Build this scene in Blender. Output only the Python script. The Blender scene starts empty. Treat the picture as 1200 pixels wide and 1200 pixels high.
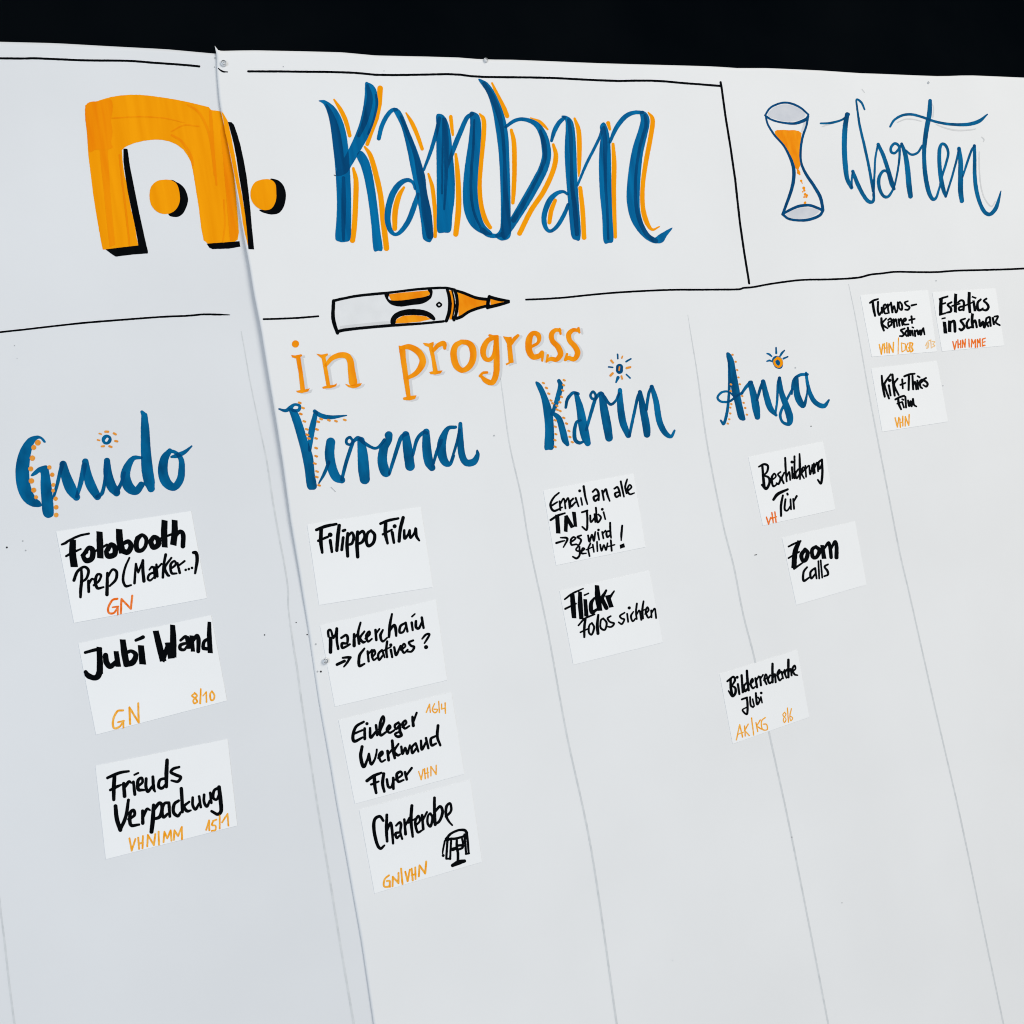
import bpy, math, random
import numpy as np

# ------------------------------------------------------------------ camera, world, lights, exposure
sc = bpy.context.scene
C = sc.collection
F_PX = 1260.0                      # focal length for a 1200 pixel wide picture
HVP = np.array([3550.0, 170.0])    # where the level lines of the board meet
VVP = np.array([-2650.0, -18000.0])  # where its upright lines meet
DIST = 1.02                        # metres from the lens to the paper, along the view axis
BASE_Z = 1.45

def _n(v):
    v = np.asarray(v, float)
    return v / np.linalg.norm(v)

_X = _n([HVP[0] - 600, HVP[1] - 600, F_PX])
_Z = np.array([VVP[0] - 600, VVP[1] - 600, F_PX])
_Z = _n(_Z - _X * np.dot(_Z, _X))
if _Z[1] > 0:
    _Z = -_Z
_Y = np.cross(_Z, _X)              # into the wall
R = np.stack([_X, _Y, _Z])         # camera frame -> board frame
CAM = R @ np.array([0, 0, -DIST]) + np.array([0, 0, BASE_Z])

cam_data = bpy.data.cameras.new('camera')
cam = bpy.data.objects.new('camera', cam_data)
C.objects.link(cam)
cam_data.sensor_width = 36.0
cam_data.lens = F_PX / 1200.0 * 36.0
cam_data.clip_start = 0.02
cam_data.clip_end = 60.0
from mathutils import Matrix, Vector
_cx, _cy, _cz = R @ np.array([1, 0, 0]), R @ np.array([0, -1, 0]), R @ np.array([0, 0, -1])
cam.matrix_world = Matrix(((_cx[0], _cy[0], _cz[0], CAM[0]), (_cx[1], _cy[1], _cz[1], CAM[1]),
                           (_cx[2], _cy[2], _cz[2], CAM[2]), (0, 0, 0, 1)))
sc.camera = cam

world = bpy.data.worlds.new('World')
sc.world = world
world.use_nodes = True
bg = world.node_tree.nodes['Background']
bg.inputs['Color'].default_value = (0.93, 0.96, 1.0, 1)
bg.inputs['Strength'].default_value = 0.36

def area(name, loc, target, size, energy, color):
    l = bpy.data.lights.new(name, 'AREA')
    l.shape = 'RECTANGLE'
    l.size, l.size_y = size
    l.energy = energy
    l.color = color
    o = bpy.data.objects.new(name, l)
    C.objects.link(o)
    o.location = loc
    o.rotation_euler = (Vector(target) - Vector(loc)).to_track_quat('-Z', 'Y').to_euler()
    return o

area('key_light', (2.7, -3.9, 3.9), (0.2, 0, 1.35), (3.2, 3.0), 172, (1.0, 0.965, 0.895))  # unseen soft key lamp from the upper right, not a known window
area('cool_room_light', (-2.9, -3.2, 1.3), (0.0, 0, 1.3), (2.4, 2.2), 74, (0.70, 0.84, 1.0))

sc.view_settings.view_transform = 'Standard'
sc.view_settings.look = 'None'
sc.view_settings.gamma = 1
sc.view_settings.exposure = 0.0
sc.view_settings.use_curve_mapping = False
sc.cycles.use_denoising = True
sc.cycles.max_bounces = 6
sc.cycles.filter_width = 1.05

# ------------------------------------------------------------------ traces of the edges, in photo pixels
SEAM = [(252, 53.5), (252.8, 57), (254.2, 64), (254.2, 70), (254.4, 82), (255.5, 97), (256.8, 112), (259, 129),
        (264, 152), (268, 172), (274.5, 205), (281, 248), (287.5, 287), (291.7, 308), (297.5, 345), (305, 382),
        (312.8, 430), (324.5, 500), (332, 548), (340.5, 610), (350.5, 668), (362.2, 740), (368.2, 782), (375, 827),
        (387, 893), (394.5, 938), (400.3, 970), (408, 1012), (414, 1046), (424, 1102), (438.5, 1200), (452, 1300)]
TOP_RIGHT = [(252, 53.5), (254, 57), (256.3, 59.4), (262, 59.6), (280, 59.2), (300, 59), (350, 60), (400, 61.3), (440, 65),
             (500, 66.3), (540, 67.5), (565, 69.7), (600, 70), (700, 74), (800, 76.8), (840, 78), (861, 79.8),
             (900, 79.8), (960, 82.5), (1008, 85.8), (1065, 88), (1104, 89.4), (1134, 88.2), (1200, 91), (1300, 95)]
TOP_LEFT = [(-120, 46), (0, 49), (65, 50.6), (130, 54.3), (195, 57.7), (253, 63), (300, 66)]

def ray_hit(px, h):
    """points of the photo (n,2) -> points on the surface h metres in front of the wall"""
    px = np.asarray(px, float)
    d = np.stack([px[:, 0] - 600, px[:, 1] - 600, np.full(len(px), F_PX)], 1) @ R.T
    t = (-h - CAM[1]) / d[:, 1]
    return CAM[None, :] + d * t[:, None]

def wave(x, z):
    return 0.0007 * np.sin(7.1 * x + 2.0 * z + 0.6) + 0.0006 * np.sin(4.3 * z - 3.1 * x + 1.9) \
        + 0.00035 * np.sin(13.0 * x - 5.0 * z)

def h_left(x, z):
    return 0.0030 + 0.6 * wave(x, z)

_seam = ray_hit(SEAM, 0.006)
_o = np.argsort(_seam[:, 2])
SEAM_Z, SEAM_X = _seam[_o, 2], _seam[_o, 0]
_pins_z = ray_hit([(262, 76), (380, 774)], 0.005)[:, 2]

def seam_x(z):
    lo = (SEAM_X[1] - SEAM_X[0]) / (SEAM_Z[1] - SEAM_Z[0])
    return np.where(z < SEAM_Z[0], SEAM_X[0] + (z - SEAM_Z[0]) * lo, np.interp(z, SEAM_Z, SEAM_X))

_fold = ray_hit([(1215, 800), (1105, 1030), (1040, 60), (1000, 330)], 0.005)

def fold(x, z, a, b, amp, wid):
    # a soft ripple of the sheet along the line a-b
    ax, az, bx, bz = a[0], a[2], b[0], b[2]
    L = math.hypot(bx - ax, bz - az)
    t = ((x - ax) * (bx - ax) + (z - az) * (bz - az)) / L ** 2
    d = ((x - ax) * (bz - az) - (z - az) * (bx - ax)) / L
    return amp * np.exp(-(d / wid) ** 2) * np.exp(-((t - 0.5) / 0.55) ** 4)

def h_right(x, z):
    base = 0.0036 + 0.6 * wave(x, z) + fold(x, z, _fold[0], _fold[1], 0.0009, 0.022) + fold(x, z, _fold[2], _fold[3], 0.0005, 0.03) \
        + 0.00016 * np.sin(31 * x + 9 * z) * np.sin(7 * z + 1)
    s = np.clip((z - _pins_z[1]) / (_pins_z[0] - _pins_z[1]), -1.2, 1.2)
    up = np.where(s >= 0, 0.0036 * np.sin(np.pi * np.clip(s, 0, 1)) ** 1.2 + 0.0014 * np.clip(s - 0.72, 0, 1) * 3.0,
                  0.0007 * np.clip(-s * 1.6, 0, 1))
    d = np.clip(x - seam_x(z), 0, 3)
    return base + up * np.exp(-d / 0.045)

def drape(px, hfun, lift):
    px = np.asarray(px, float)
    p = ray_hit(px, 0.005)
    for _ in range(4):
        h = hfun(p[:, 0], p[:, 2]) + lift
        p = ray_hit(px, h)
    return p

# ------------------------------------------------------------------ materials
def lin(c):
    out = []
    for v in c:
        v /= 255.0
        out.append(v / 12.92 if v <= 0.04045 else ((v + 0.055) / 1.055) ** 2.4)
    return out

def mat(name, a, b=None, scale=(1, 1, 1), nscale=5.0, rough=0.7, spec=0.25, lo=0.35, hi=0.65, detail=4, bump=0.0, bscale=600):
    m = bpy.data.materials.new(name)
    m.use_nodes = True
    nt = m.node_tree
    bs = nt.nodes['Principled BSDF']
    bs.inputs['Roughness'].default_value = rough
    bs.inputs['Specular IOR Level'].default_value = spec
    tc = nt.nodes.new('ShaderNodeTexCoord')
    if b is None:
        b = a
    mp = nt.nodes.new('ShaderNodeMapping')
    mp.inputs['Scale'].default_value = scale
    nz = nt.nodes.new('ShaderNodeTexNoise')
    nz.inputs['Scale'].default_value = nscale
    nz.inputs['Detail'].default_value = detail
    rp = nt.nodes.new('ShaderNodeValToRGB')
    rp.color_ramp.elements[0].position = lo
    rp.color_ramp.elements[1].position = hi
    rp.color_ramp.elements[0].color = (*a, 1)
    rp.color_ramp.elements[1].color = (*b, 1)
    nt.links.new(tc.outputs['Object'], mp.inputs['Vector'])
    nt.links.new(mp.outputs['Vector'], nz.inputs['Vector'])
    nt.links.new(nz.outputs['Fac'], rp.inputs['Fac'])
    nt.links.new(rp.outputs['Color'], bs.inputs['Base Color'])
    if bump:
        n2 = nt.nodes.new('ShaderNodeTexNoise')
        n2.inputs['Scale'].default_value = bscale
        n2.inputs['Detail'].default_value = 3
        bp = nt.nodes.new('ShaderNodeBump')
        bp.inputs['Strength'].default_value = bump
        bp.inputs['Distance'].default_value = 0.0004
        nt.links.new(tc.outputs['Object'], n2.inputs['Vector'])
        nt.links.new(n2.outputs['Fac'], bp.inputs['Height'])
        nt.links.new(bp.outputs['Normal'], bs.inputs['Normal'])
    return m

M = {}
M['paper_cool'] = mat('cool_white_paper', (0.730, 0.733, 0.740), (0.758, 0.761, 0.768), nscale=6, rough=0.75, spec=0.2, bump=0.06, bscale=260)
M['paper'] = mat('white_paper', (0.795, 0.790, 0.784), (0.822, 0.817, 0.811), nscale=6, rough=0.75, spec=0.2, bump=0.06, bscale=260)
M['card'] = mat('card', (0.864, 0.859, 0.852), (0.884, 0.879, 0.872), nscale=12, rough=0.5, spec=0.3, bump=0.06, bscale=120)
M['wall'] = mat('black_wall', (0.0012, 0.0022, 0.0032), (0.0022, 0.0032, 0.0042), nscale=8, rough=1.0, spec=0.0, bump=0.1, bscale=300)
M['black'] = mat('black_ink', (0.0012, 0.0018, 0.0026), (0.003, 0.0036, 0.0045), scale=(1, 1, 0.3), nscale=120, rough=0.7, spec=0.01)
ST = (1, 1, 0.07)
M['blue'] = mat('blue_ink', lin((0, 87, 138)), lin((0, 112, 166)), scale=ST, nscale=150, spec=0.03, lo=0.3, hi=0.72)
M['blue_deep'] = mat('blue_ink_layered', lin((0, 62, 106)), lin((0, 78, 128)), scale=ST, nscale=150, spec=0.03)
M['blue_name'] = mat('blue_brush_ink', lin((0, 70, 112)), lin((4, 108, 158)), scale=(1, 1, 0.5), nscale=62, spec=0.03, lo=0.33, hi=0.70)
M['orange'] = mat('orange_ink', lin((241, 149, 2)), lin((249, 160, 6)), scale=ST, nscale=130, spec=0.03)
M['orange_deep'] = mat('orange_ink_layered', lin((238, 130, 2)), lin((246, 150, 4)), scale=ST, nscale=130, spec=0.03)
M['orange_text'] = mat('orange_text_ink', lin((238, 132, 6)), lin((248, 158, 22)), scale=(1, 1, 0.4), nscale=90, spec=0.03)
M['orange_dot'] = mat('orange_dot_ink', lin((226, 136, 40)), lin((234, 160, 70)), nscale=200, spec=0.03)
M['orange_pen'] = mat('orange_pen_ink', lin((243, 156, 14)), lin((248, 196, 98)), scale=(1, 1, 0.6), nscale=420, spec=0.03, lo=0.38, hi=0.75)
M['orange_dry'] = mat('dry_orange_pen_ink', lin((242, 178, 80)), lin((240, 220, 186)), scale=(1, 1, 0.6), nscale=420, spec=0.03, lo=0.35, hi=0.72)
M['red_pen'] = mat('orange_red_pen_ink', lin((236, 104, 16)), lin((244, 158, 92)), scale=(1, 1, 0.6), nscale=420, spec=0.03, lo=0.4, hi=0.8)
M['grey'] = mat('grey_ink', lin((207, 207, 207)), lin((214, 213, 213)), nscale=60, spec=0.03)
M['tint'] = mat('grey_tint_ink', lin((200, 202, 208)), lin((211, 212, 216)), nscale=60, spec=0.03)
M['pencil'] = mat('pencil_line', lin((201, 203, 204)), lin((221, 222, 222)), nscale=160, spec=0.1, lo=0.3, hi=0.8)
M['body'] = mat('white_ink', lin((223, 223, 223)), lin((228, 228, 228)), nscale=60, spec=0.03)
M['speck'] = mat('dark_speck', (0.01, 0.012, 0.014), (0.06, 0.06, 0.06), nscale=300)
M['faint'] = mat('faint_speck', lin((168, 170, 172)), lin((190, 192, 194)), nscale=300)
M['metal'] = mat('pin_metal', (0.30, 0.31, 0.32), (0.40, 0.41, 0.42), nscale=300, rough=0.35)
M['metal'].node_tree.nodes['Principled BSDF'].inputs['Metallic'].default_value = 0.9
M['pinhead'] = mat('clear_pin_head', (0.72, 0.73, 0.74), (0.78, 0.79, 0.80), nscale=200, rough=0.15, spec=0.5)

# ------------------------------------------------------------------ small helpers
def new_mesh(name, verts, faces, material, parent=None, origin=None, smooth=False):
    verts = np.asarray(verts, float)
    if parent is not None:
        org = np.array(parent['origin_xyz'])
    elif origin is not None:
        org = np.asarray(origin, float)
    else:
        org = verts.mean(0)
    me = bpy.data.meshes.new(name)
    me.from_pydata((verts - org).tolist(), [], faces)
    me.materials.append(material)
    if smooth:
        for p in me.polygons:
            p.use_smooth = True
    o = bpy.data.objects.new(name, me)
    C.objects.link(o)
    if parent is not None:
        o.parent = parent
    else:
        o.location = org
    o['origin_xyz'] = [float(v) for v in org]
    return o

def tag(o, label=None, cat=None, group=None, kind=None):
    if label: o['label'] = label
    if cat: o['category'] = cat
    if group: o['group'] = group
    if kind: o['kind'] = kind
    return o

# ------------------------------------------------------------------ ink: strokes of the pen turned into flat outlines
FR = {}
SPREAD = 0.22        # the ink bleeds this much (photo pixels) past the nib
def frame(name, x0, y0, s):
    FR[name] = (x0, y0, s)

def catmull(P, closed=False, n=6):
    P = np.asarray(P, float)
    k = len(P)
    if k < 3:
        return P
    out = []
    segs = k if closed else k - 1
    for i in range(segs):
        if closed:
            p0, p1, p2, p3 = P[(i - 1) % k], P[i], P[(i + 1) % k], P[(i + 2) % k]
        else:
            p1, p2 = P[i], P[i + 1]
            p0 = P[i - 1] if i else 2 * p1 - p2
            p3 = P[i + 2] if i + 2 < k else 2 * p2 - p1
        for t in np.arange(n) / n:
            out.append(0.5 * (2 * p1 + (p2 - p0) * t + (2 * p0 - 5 * p1 + 4 * p2 - p3) * t * t + (3 * p1 - p0 - 3 * p2 + p3) * t ** 3))
    if not closed:
        out.append(P[-1])
    return np.array(out)

CHISEL = {'C1', 'C2', 'C8', 'C9', 'CA', 'CD'}   # texts written with a broad flat nib

def chisel(P):
    """outline of a broad, nearly straight stroke with flat, slightly slanted ends"""
    Q = catmull(P)
    t = np.gradient(Q[:, :2], axis=0)
    t /= np.linalg.norm(t, axis=1)[:, None] + 1e-9
    n = np.stack([-t[:, 1], t[:, 0]], 1)
    e0, e1 = Q[0, 2] * 0.75, Q[-1, 2] * 0.75
    L, Rr = Q[:, :2] + n * Q[:, 2:3], Q[:, :2] - n * Q[:, 2:3]
    L[0] -= t[0] * e0 * 1.15; Rr[0] -= t[0] * e0 * 0.7
    L[-1] += t[-1] * e1 * 0.75; Rr[-1] += t[-1] * e1 * 1.1
    return np.concatenate([L, Rr[::-1]])

def parse(fr, w, text, off=(0, 0), thick=1.0, above=20.0, below=0.0, spread=None):
    """-> shapes in photo pixels: ('s', points with radius) or ('p', polygon)"""
    x0, y0, s = FR[fr]
    shapes = []
    for part in text.replace('\n', ';').split(';'):
        part = part.strip()
        if not part:
            continue
        mode = ''
        if part[0] in '#@-.~':
            mode, part = part[0], part[1:]
        pts = []
        for tok in part.split():
            v = [float(q) for q in tok.split(',')]
            if len(v) == 2:
                v.append(w)
            if thick != 1.0 and mode != '.' and (v[2] > above or v[2] < below):
                v[2] *= thick
            r = 0.5 * v[2] / s
            pts.append([x0 + (v[0] + off[0]) / s, y0 + (v[1] + off[1]) / s, r + min(SPREAD if spread is None else spread, 0.6 * r) * (s > 1)])
        P = np.array(pts)
        if mode == '#':
            shapes.append(('p', P[:, :2]))
        elif mode == '@':
            shapes.append(('p', catmull(P[:, :2], True)))
        elif mode == '.':
            P[:, 2] *= 2
            for q in P:
                shapes.append(('s', np.array([q, q + [0.01, 0, 0]])))
        elif fr in CHISEL and len(P) <= 3 and P[:, 2].min() * s > 11.5 and \
                (len(P) == 2 or np.dot(P[1, :2] - P[0, :2], P[2, :2] - P[1, :2]) > 0.86 * np.linalg.norm(P[1, :2] - P[0, :2]) * np.linalg.norm(P[2, :2] - P[1, :2])):
            shapes.append(('p', chisel(P)))
        elif mode == '-':
            shapes.append(('s', P))
        else:
            Q = catmull(P)
            Q[:, 2] = np.clip(Q[:, 2], 0.18, None)
            shapes.append(('s', Q))
    return shapes

def shape_sdf(shape, gx, gy, far):
    """signed distance of one shape on the grid (negative inside)"""
    D = np.full((len(gy), len(gx)), far)
    kind, P = shape
    if kind == 's':
        for a, b in zip(P[:-1], P[1:]):
            r = max(a[2], b[2]) + 1.5
            i0, i1 = np.searchsorted(gx, [min(a[0], b[0]) - r, max(a[0], b[0]) + r])
            j0, j1 = np.searchsorted(gy, [min(a[1], b[1]) - r, max(a[1], b[1]) + r])
            if i1 <= i0 or j1 <= j0:
                continue
            X, Y = np.meshgrid(gx[i0:i1], gy[j0:j1])
            dx, dy = b[0] - a[0], b[1] - a[1]
            L = dx * dx + dy * dy + 1e-9
            t = np.clip(((X - a[0]) * dx + (Y - a[1]) * dy) / L, 0, 1)
            d = np.hypot(X - a[0] - t * dx, Y - a[1] - t * dy) - (a[2] + t * (b[2] - a[2]))
            sub = D[j0:j1, i0:i1]
            np.minimum(sub, d, out=sub)
        return D
    i0, i1 = np.searchsorted(gx, [P[:, 0].min() - 2, P[:, 0].max() + 2])
    j0, j1 = np.searchsorted(gy, [P[:, 1].min() - 2, P[:, 1].max() + 2])
    X, Y = np.meshgrid(gx[i0:i1], gy[j0:j1])
    ins = np.zeros(X.shape, bool)
    dist = np.full(X.shape, far)
    n = len(P)
    for k in range(n):
        a, b = P[k], P[(k + 1) % n]
        dx, dy = b[0] - a[0], b[1] - a[1]
        t = np.clip(((X - a[0]) * dx + (Y - a[1]) * dy) / (dx * dx + dy * dy + 1e-9), 0, 1)
        dist = np.minimum(dist, np.hypot(X - a[0] - t * dx, Y - a[1] - t * dy))
        cond = (a[1] > Y) != (b[1] > Y)
        xs = a[0] + (Y - a[1]) / (dy if abs(dy) > 1e-9 else 1e-9) * dx
        ins ^= cond & (X < xs)
    D[j0:j1, i0:i1] = np.where(ins, -dist, dist)
    return D

def contour(S, gx, gy, maxrun):
    """S<0 region -> vertices (px) and faces; whole cells are merged into runs along a row"""
    V, Fc = [], []
    cache = {}
    def gv(j, i):
        k = (j, i)
        if k not in cache:
            cache[k] = len(V)
            V.append((gx[i], gy[j]))
        return cache[k]
    def ev(j0, i0, j1, i1):
        k = (j0, i0, j1, i1)
        if k not in cache:
            a, b = S[j0, i0], S[j1, i1]
            t = min(max(a / (a - b), 0.02), 0.98)
            cache[k] = len(V)
            V.append((gx[i0] + t * (gx[i1] - gx[i0]), gy[j0] + t * (gy[j1] - gy[j0])))
        return cache[k]
    I = S < 0
    cnt = I[:-1, :-1].astype(int) + I[1:, :-1] + I[:-1, 1:] + I[1:, 1:]
    for j in range(cnt.shape[0]):
        row = cnt[j]
        nz = np.nonzero(row)[0]
        k = 0
        while k < len(nz):
            i = int(nz[k])
            if row[i] == 4:
                e = i
                while k + 1 < len(nz) and nz[k + 1] == e + 1 and row[e + 1] == 4 and e + 1 - i < maxrun:
                    k += 1
                    e += 1
                Fc.append((gv(j, i), gv(j + 1, i), gv(j + 1, e + 1), gv(j, e + 1)))
            else:
                c = [(j, i), (j + 1, i), (j + 1, i + 1), (j, i + 1)]
                inn = [bool(I[q]) for q in c]
                if row[i] == 2 and inn[0] == inn[2]:      # saddle: two corners
                    for q in range(4):
                        if inn[q]:
                            p, a, b = c[q], c[(q + 3) % 4], c[(q + 1) % 4]
                            Fc.append((ev(*min(p, a), *max(p, a)), gv(*p), ev(*min(p, b), *max(p, b))))
                else:
                    poly = []
                    for q in range(4):
                        p, nx = c[q], c[(q + 1) % 4]
                        if inn[q]:
                            poly.append(gv(*p))
                        if inn[q] != inn[(q + 1) % 4]:
                            poly.append(ev(*min(p, nx), *max(p, nx)))
                    if len(poly) >= 3:
                        Fc.append(tuple(poly))
            k += 1
    return V, Fc

_rng = np.random.default_rng(7)
def ragged(shape, res, amp):
    out = np.zeros(shape)
    for cell, a in ((2.2, 0.65), (0.9, 0.35)):
        n = max(2, int(cell / res))
        g = _rng.standard_normal((shape[0] // n + 3, shape[1] // n + 3))
        yy, xx = np.arange(shape[0]) / n, np.arange(shape[1]) / n
        j, i = yy.astype(int), xx.astype(int)
        fy, fx = (yy - j)[:, None], (xx - i)[None, :]
        out += a * ((g[j][:, i] * (1 - fx) + g[j][:, i + 1] * fx) * (1 - fy) + (g[j + 1][:, i] * (1 - fx) + g[j + 1][:, i + 1] * fx) * fy)
    return out * amp

def ink(name, parent, hfun, lift, material, shapes, layered=None, res=0.25, rough=0.10, label=None, extra=()):
    """one flat piece of drawing lying on its paper; where two strokes cross, or a second stroke goes over the
    first, the doubled ink is a second material in the same mesh"""
    def fields(shps, want2):
        lo = np.min([q[1][:, :2].min(0) - (q[1][:, 2].max() if q[0] == 's' else 0) for q in shps], 0) - 2
        hi = np.max([q[1][:, :2].max(0) + (q[1][:, 2].max() if q[0] == 's' else 0) for q in shps], 0) + 2
        gx, gy = np.arange(lo[0], hi[0], res), np.arange(lo[1], hi[1], res)
        D1 = np.full((len(gy), len(gx)), 5.0)
        D2 = D1.copy()
        for q in shps:
            d = shape_sdf(q, gx, gy, 5.0)
            if want2:
                D2 = np.minimum(D2, np.maximum(D1, d))
            D1 = np.minimum(D1, d)
        nz = ragged(D1.shape, res, rough)
        return gx, gy, D1 + nz, D2 + nz + 0.15
    layers = []
    gx, gy, D1, D2 = fields(shapes, layered)
    layers.append((material, *contour(D1, gx, gy, int(9 / res)), lift))
    if layered:
        layers.append((layered, *contour(D2, gx, gy, int(9 / res)), lift + 0.00006))
    for m2, shps, l2 in extra:
        gx, gy, D1, _ = fields(shps, False)
        layers.append((m2, *contour(D1, gx, gy, int(9 / res)), l2))
    verts, faces, idx, mats = [], [], [], []
    for m2, V, Fc, l2 in layers:
        if not Fc:
            continue
        n0 = sum(len(v) for v in verts)
        verts.append(drape(V, hfun, l2))
        faces += [tuple(i + n0 for i in f) for f in Fc]
        if m2 not in mats:
            mats.append(m2)
        idx += [mats.index(m2)] * len(Fc)
    o = new_mesh(name, np.concatenate(verts), faces, mats[0], parent)
    for m2 in mats[1:]:
        o.data.materials.append(m2)
    o.data.polygons.foreach_set('material_index', idx)
    if label:
        o['label'] = label
    return o

# ------------------------------------------------------------------ the setting: black wall behind
def black_wall():
    x0, x1, z0, z1 = -2.2, 3.6, 0.0, 2.9
    v = [(x0, 0, z0), (x1, 0, z0), (x1, 0, z1), (x0, 0, z1), (x0, 0.08, z0), (x1, 0.08, z0), (x1, 0.08, z1), (x0, 0.08, z1)]
    f = [(0, 1, 2, 3), (5, 4, 7, 6), (4, 0, 3, 7), (1, 5, 6, 2), (3, 2, 6, 7), (4, 5, 1, 0)]
    o = new_mesh('wall', v, f, M['wall'])
    tag(o, 'matt black wall behind the paper sheets', 'wall', kind='structure')
black_wall()

# ------------------------------------------------------------------ the two large sheets
def sheet(name, us, vs, xl, xr, zt, zb, hfun, label, paper='paper'):
    verts, faces = [], []
    for v in vs:
        for u in us:
            zl = zt_at_seam + (zb - zt_at_seam) * v
            a, b = float(xl(zl)), float(xr(zl))
            x = a + (b - a) * u
            top = float(zt(x))
            z = top + (zb - top) * v
            verts.append((x, -float(hfun(np.array(x), np.array(z))), z))
    nu = len(us)
    for j in range(len(vs) - 1):
        for i in range(nu - 1):
            k = j * nu + i
            faces.append((k, k + nu, k + nu + 1, k + 1))
    o = new_mesh(name, verts, faces, M[paper], smooth=True)
    so = o.modifiers.new('thickness', 'SOLIDIFY')
    so.thickness = 0.00025
    so.offset = -1
    return tag(o, label, 'paper sheet', 'large paper sheets')

_tr = drape(TOP_RIGHT, h_right, 0)
_tl = drape(TOP_LEFT, h_left, 0)
zt_at_seam = float(_tr[0, 2])
vs = np.concatenate([np.linspace(0, 0.02, 9)[:-1], np.linspace(0.02, 0.75, 110)[:-1], np.linspace(0.75, 1, 16)])
us_r = np.concatenate([np.linspace(0, 0.012, 11)[:-1], np.linspace(0.012, 0.12, 40)[:-1], np.linspace(0.12, 1, 90)])
right = sheet('paper_sheet', us_r, vs, seam_x, lambda z: 1.75, lambda x: np.interp(x, _tr[:, 0], _tr[:, 2]), BASE_Z - 0.95, h_right,
              'wide white paper sheet with blue brush title and marker drawing, pinned over its neighbour')
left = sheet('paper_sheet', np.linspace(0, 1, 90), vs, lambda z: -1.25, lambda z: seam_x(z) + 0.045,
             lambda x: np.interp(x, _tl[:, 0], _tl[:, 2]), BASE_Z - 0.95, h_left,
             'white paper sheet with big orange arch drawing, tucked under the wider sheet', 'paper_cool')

L1, L2, L3 = 0.00010, 0.00018, 0.00026

def on_left(name, m, shapes, lift=L1, parent=None, **k):
    return ink(name, parent or left, h_left, lift, m, shapes, **k)
def on_right(name, m, shapes, lift=L1, parent=None, **k):
    return ink(name, parent or right, h_right, lift, m, shapes, **k)

frame('P', 0, 0, 1)

# ------------------------------------------------------------------ drawing on the left sheet
frame('Z1', 0, 30, 1200 / 350)
LOGO = (parse('Z1', 4, '''
#342,320 368,311 400,300 440,288 480,281 520,278 560,278 605,282 650,288 705,297 760,308 800,318 838,327 848,339 885,344 905,385 918,450 930,520 940,600 948,680 955,760 960,830 955,860 940,870 835,877 818,862 808,810 800,740 792,690 783,630 774,578 766,545 752,520 735,497 710,478 680,465 650,459 620,458 590,461 565,466 540,472 515,482 500,490 490,500 492,540 500,600 510,640 518,690 527,740 537,780 545,820 550,855 556,885 480,893 413,901 405,862 394,800 384,740 373,668 365,600 355,520 350,440 345,380'''))
LOGO_STREAK = parse('Z1', 4, '''
@344,322 400,303 446,298 452,340 446,380 452,430 446,470 452,490 420,500 385,498 358,506 350,440
#400,500 432,500 445,700 462,880 440,890 420,700
#905,372 918,440 930,540 940,640 950,760 957,840 945,862 925,866 915,760 905,640 895,520 885,420
755,318,6 800,350,8 835,420,8 852,500,8 862,600,6
690,440,6 730,465,8 765,520,10 775,560,6
845,345,10 850,420,12 858,520,10 870,640,6
450,372,3 560,366,3 660,372,3 740,390,2
690,425,3 740,400,4 800,405,3
480,520,6 490,620,6 505,740,6 520,880,5
895,866,3 903,800,5 899,700,4''')
on_left('arch_drawing', M['orange'], LOGO, rough=0.14, extra=[(M['orange_deep'], LOGO_STREAK, L2)])
on_left('drop_shadow', M['black'], parse('Z1', 4, '''
#496,494 512,495 516,520 521,560 533,620 545,680 558,745 570,800 582,855 594,905 595,915 530,920 465,928 452,920 424,899 470,893 556,883 551,850 545,820 537,780 524,720 512,660 503,600 496,545'''), lift=L2)
on_left('drop_shadow', M['black'], parse('Z1', 4, '''
#830,876 900,871 962,866 966,888 920,896 855,898 842,893'''), lift=L2)
on_left('dot_shadow', M['black'], parse('Z1', 4, '@682,624 712,630 740,652 755,690 752,720 735,755 708,769 676,757 690,700'), lift=L1)
on_left('dot', M['orange'], parse('Z1', 4, '@662,619 690,622 712,640 722,680 720,715 700,745 668,757 635,750 610,725 601,690 606,650 630,625'), lift=L2)
for q in parse('P', 2.6, '''
~-160,66 -60,67.6 20,68.5 40,68.3 70,69.5 100,70.7 150,71.3 180,73.5 215,76 233.5,77.8'''):
    on_left('frame_line', M['black'], [q])
for q in parse('P', 2.3, '''
~-160,409,2.2 -60,396,2.2 5,388.7,2.2 30,386,2.2 60,382.5,2.2 100,378.2 145,374.6 190,371.3 220,370 238,368.4 255,368.6 269.5,369,1.0'''):
    on_left('frame_line', M['black'], [q])
on_left('column_line', M['pencil'], parse('P', 1.0, thick=1.5, above=0, text='''
282.5,388,0.6 288,418,0.8 293,447,0.9 304,500,0.9 312.5,540,1.3 319.5,586,1.5 326.8,628,1.5 333,660,1.4 337.5,690,1.3 338,714,1.1 344,758,1.5 348,782,1.6 353,819,1.6 362,880,1.5 373,950,1.6 389.6,1050,1.7 399,1108,1.7 414.6,1200,1.8 420,1230,1.8'''))
on_left('column_line', M['pencil'], parse('P', 1.4, thick=1.5, above=0, text= '~-4,1020,1 0,1060 6,1110,1.6 11,1155,1.6 17,1200,1.6 22,1230'))
for q in parse('P', 1, '.8,641.5,1.1\n.347,729.5,0.7\n.310,744,0.9\n.360,743.6,0.8'):
    on_left('ink_speck', M['speck'], [q], lift=L2)
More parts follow.
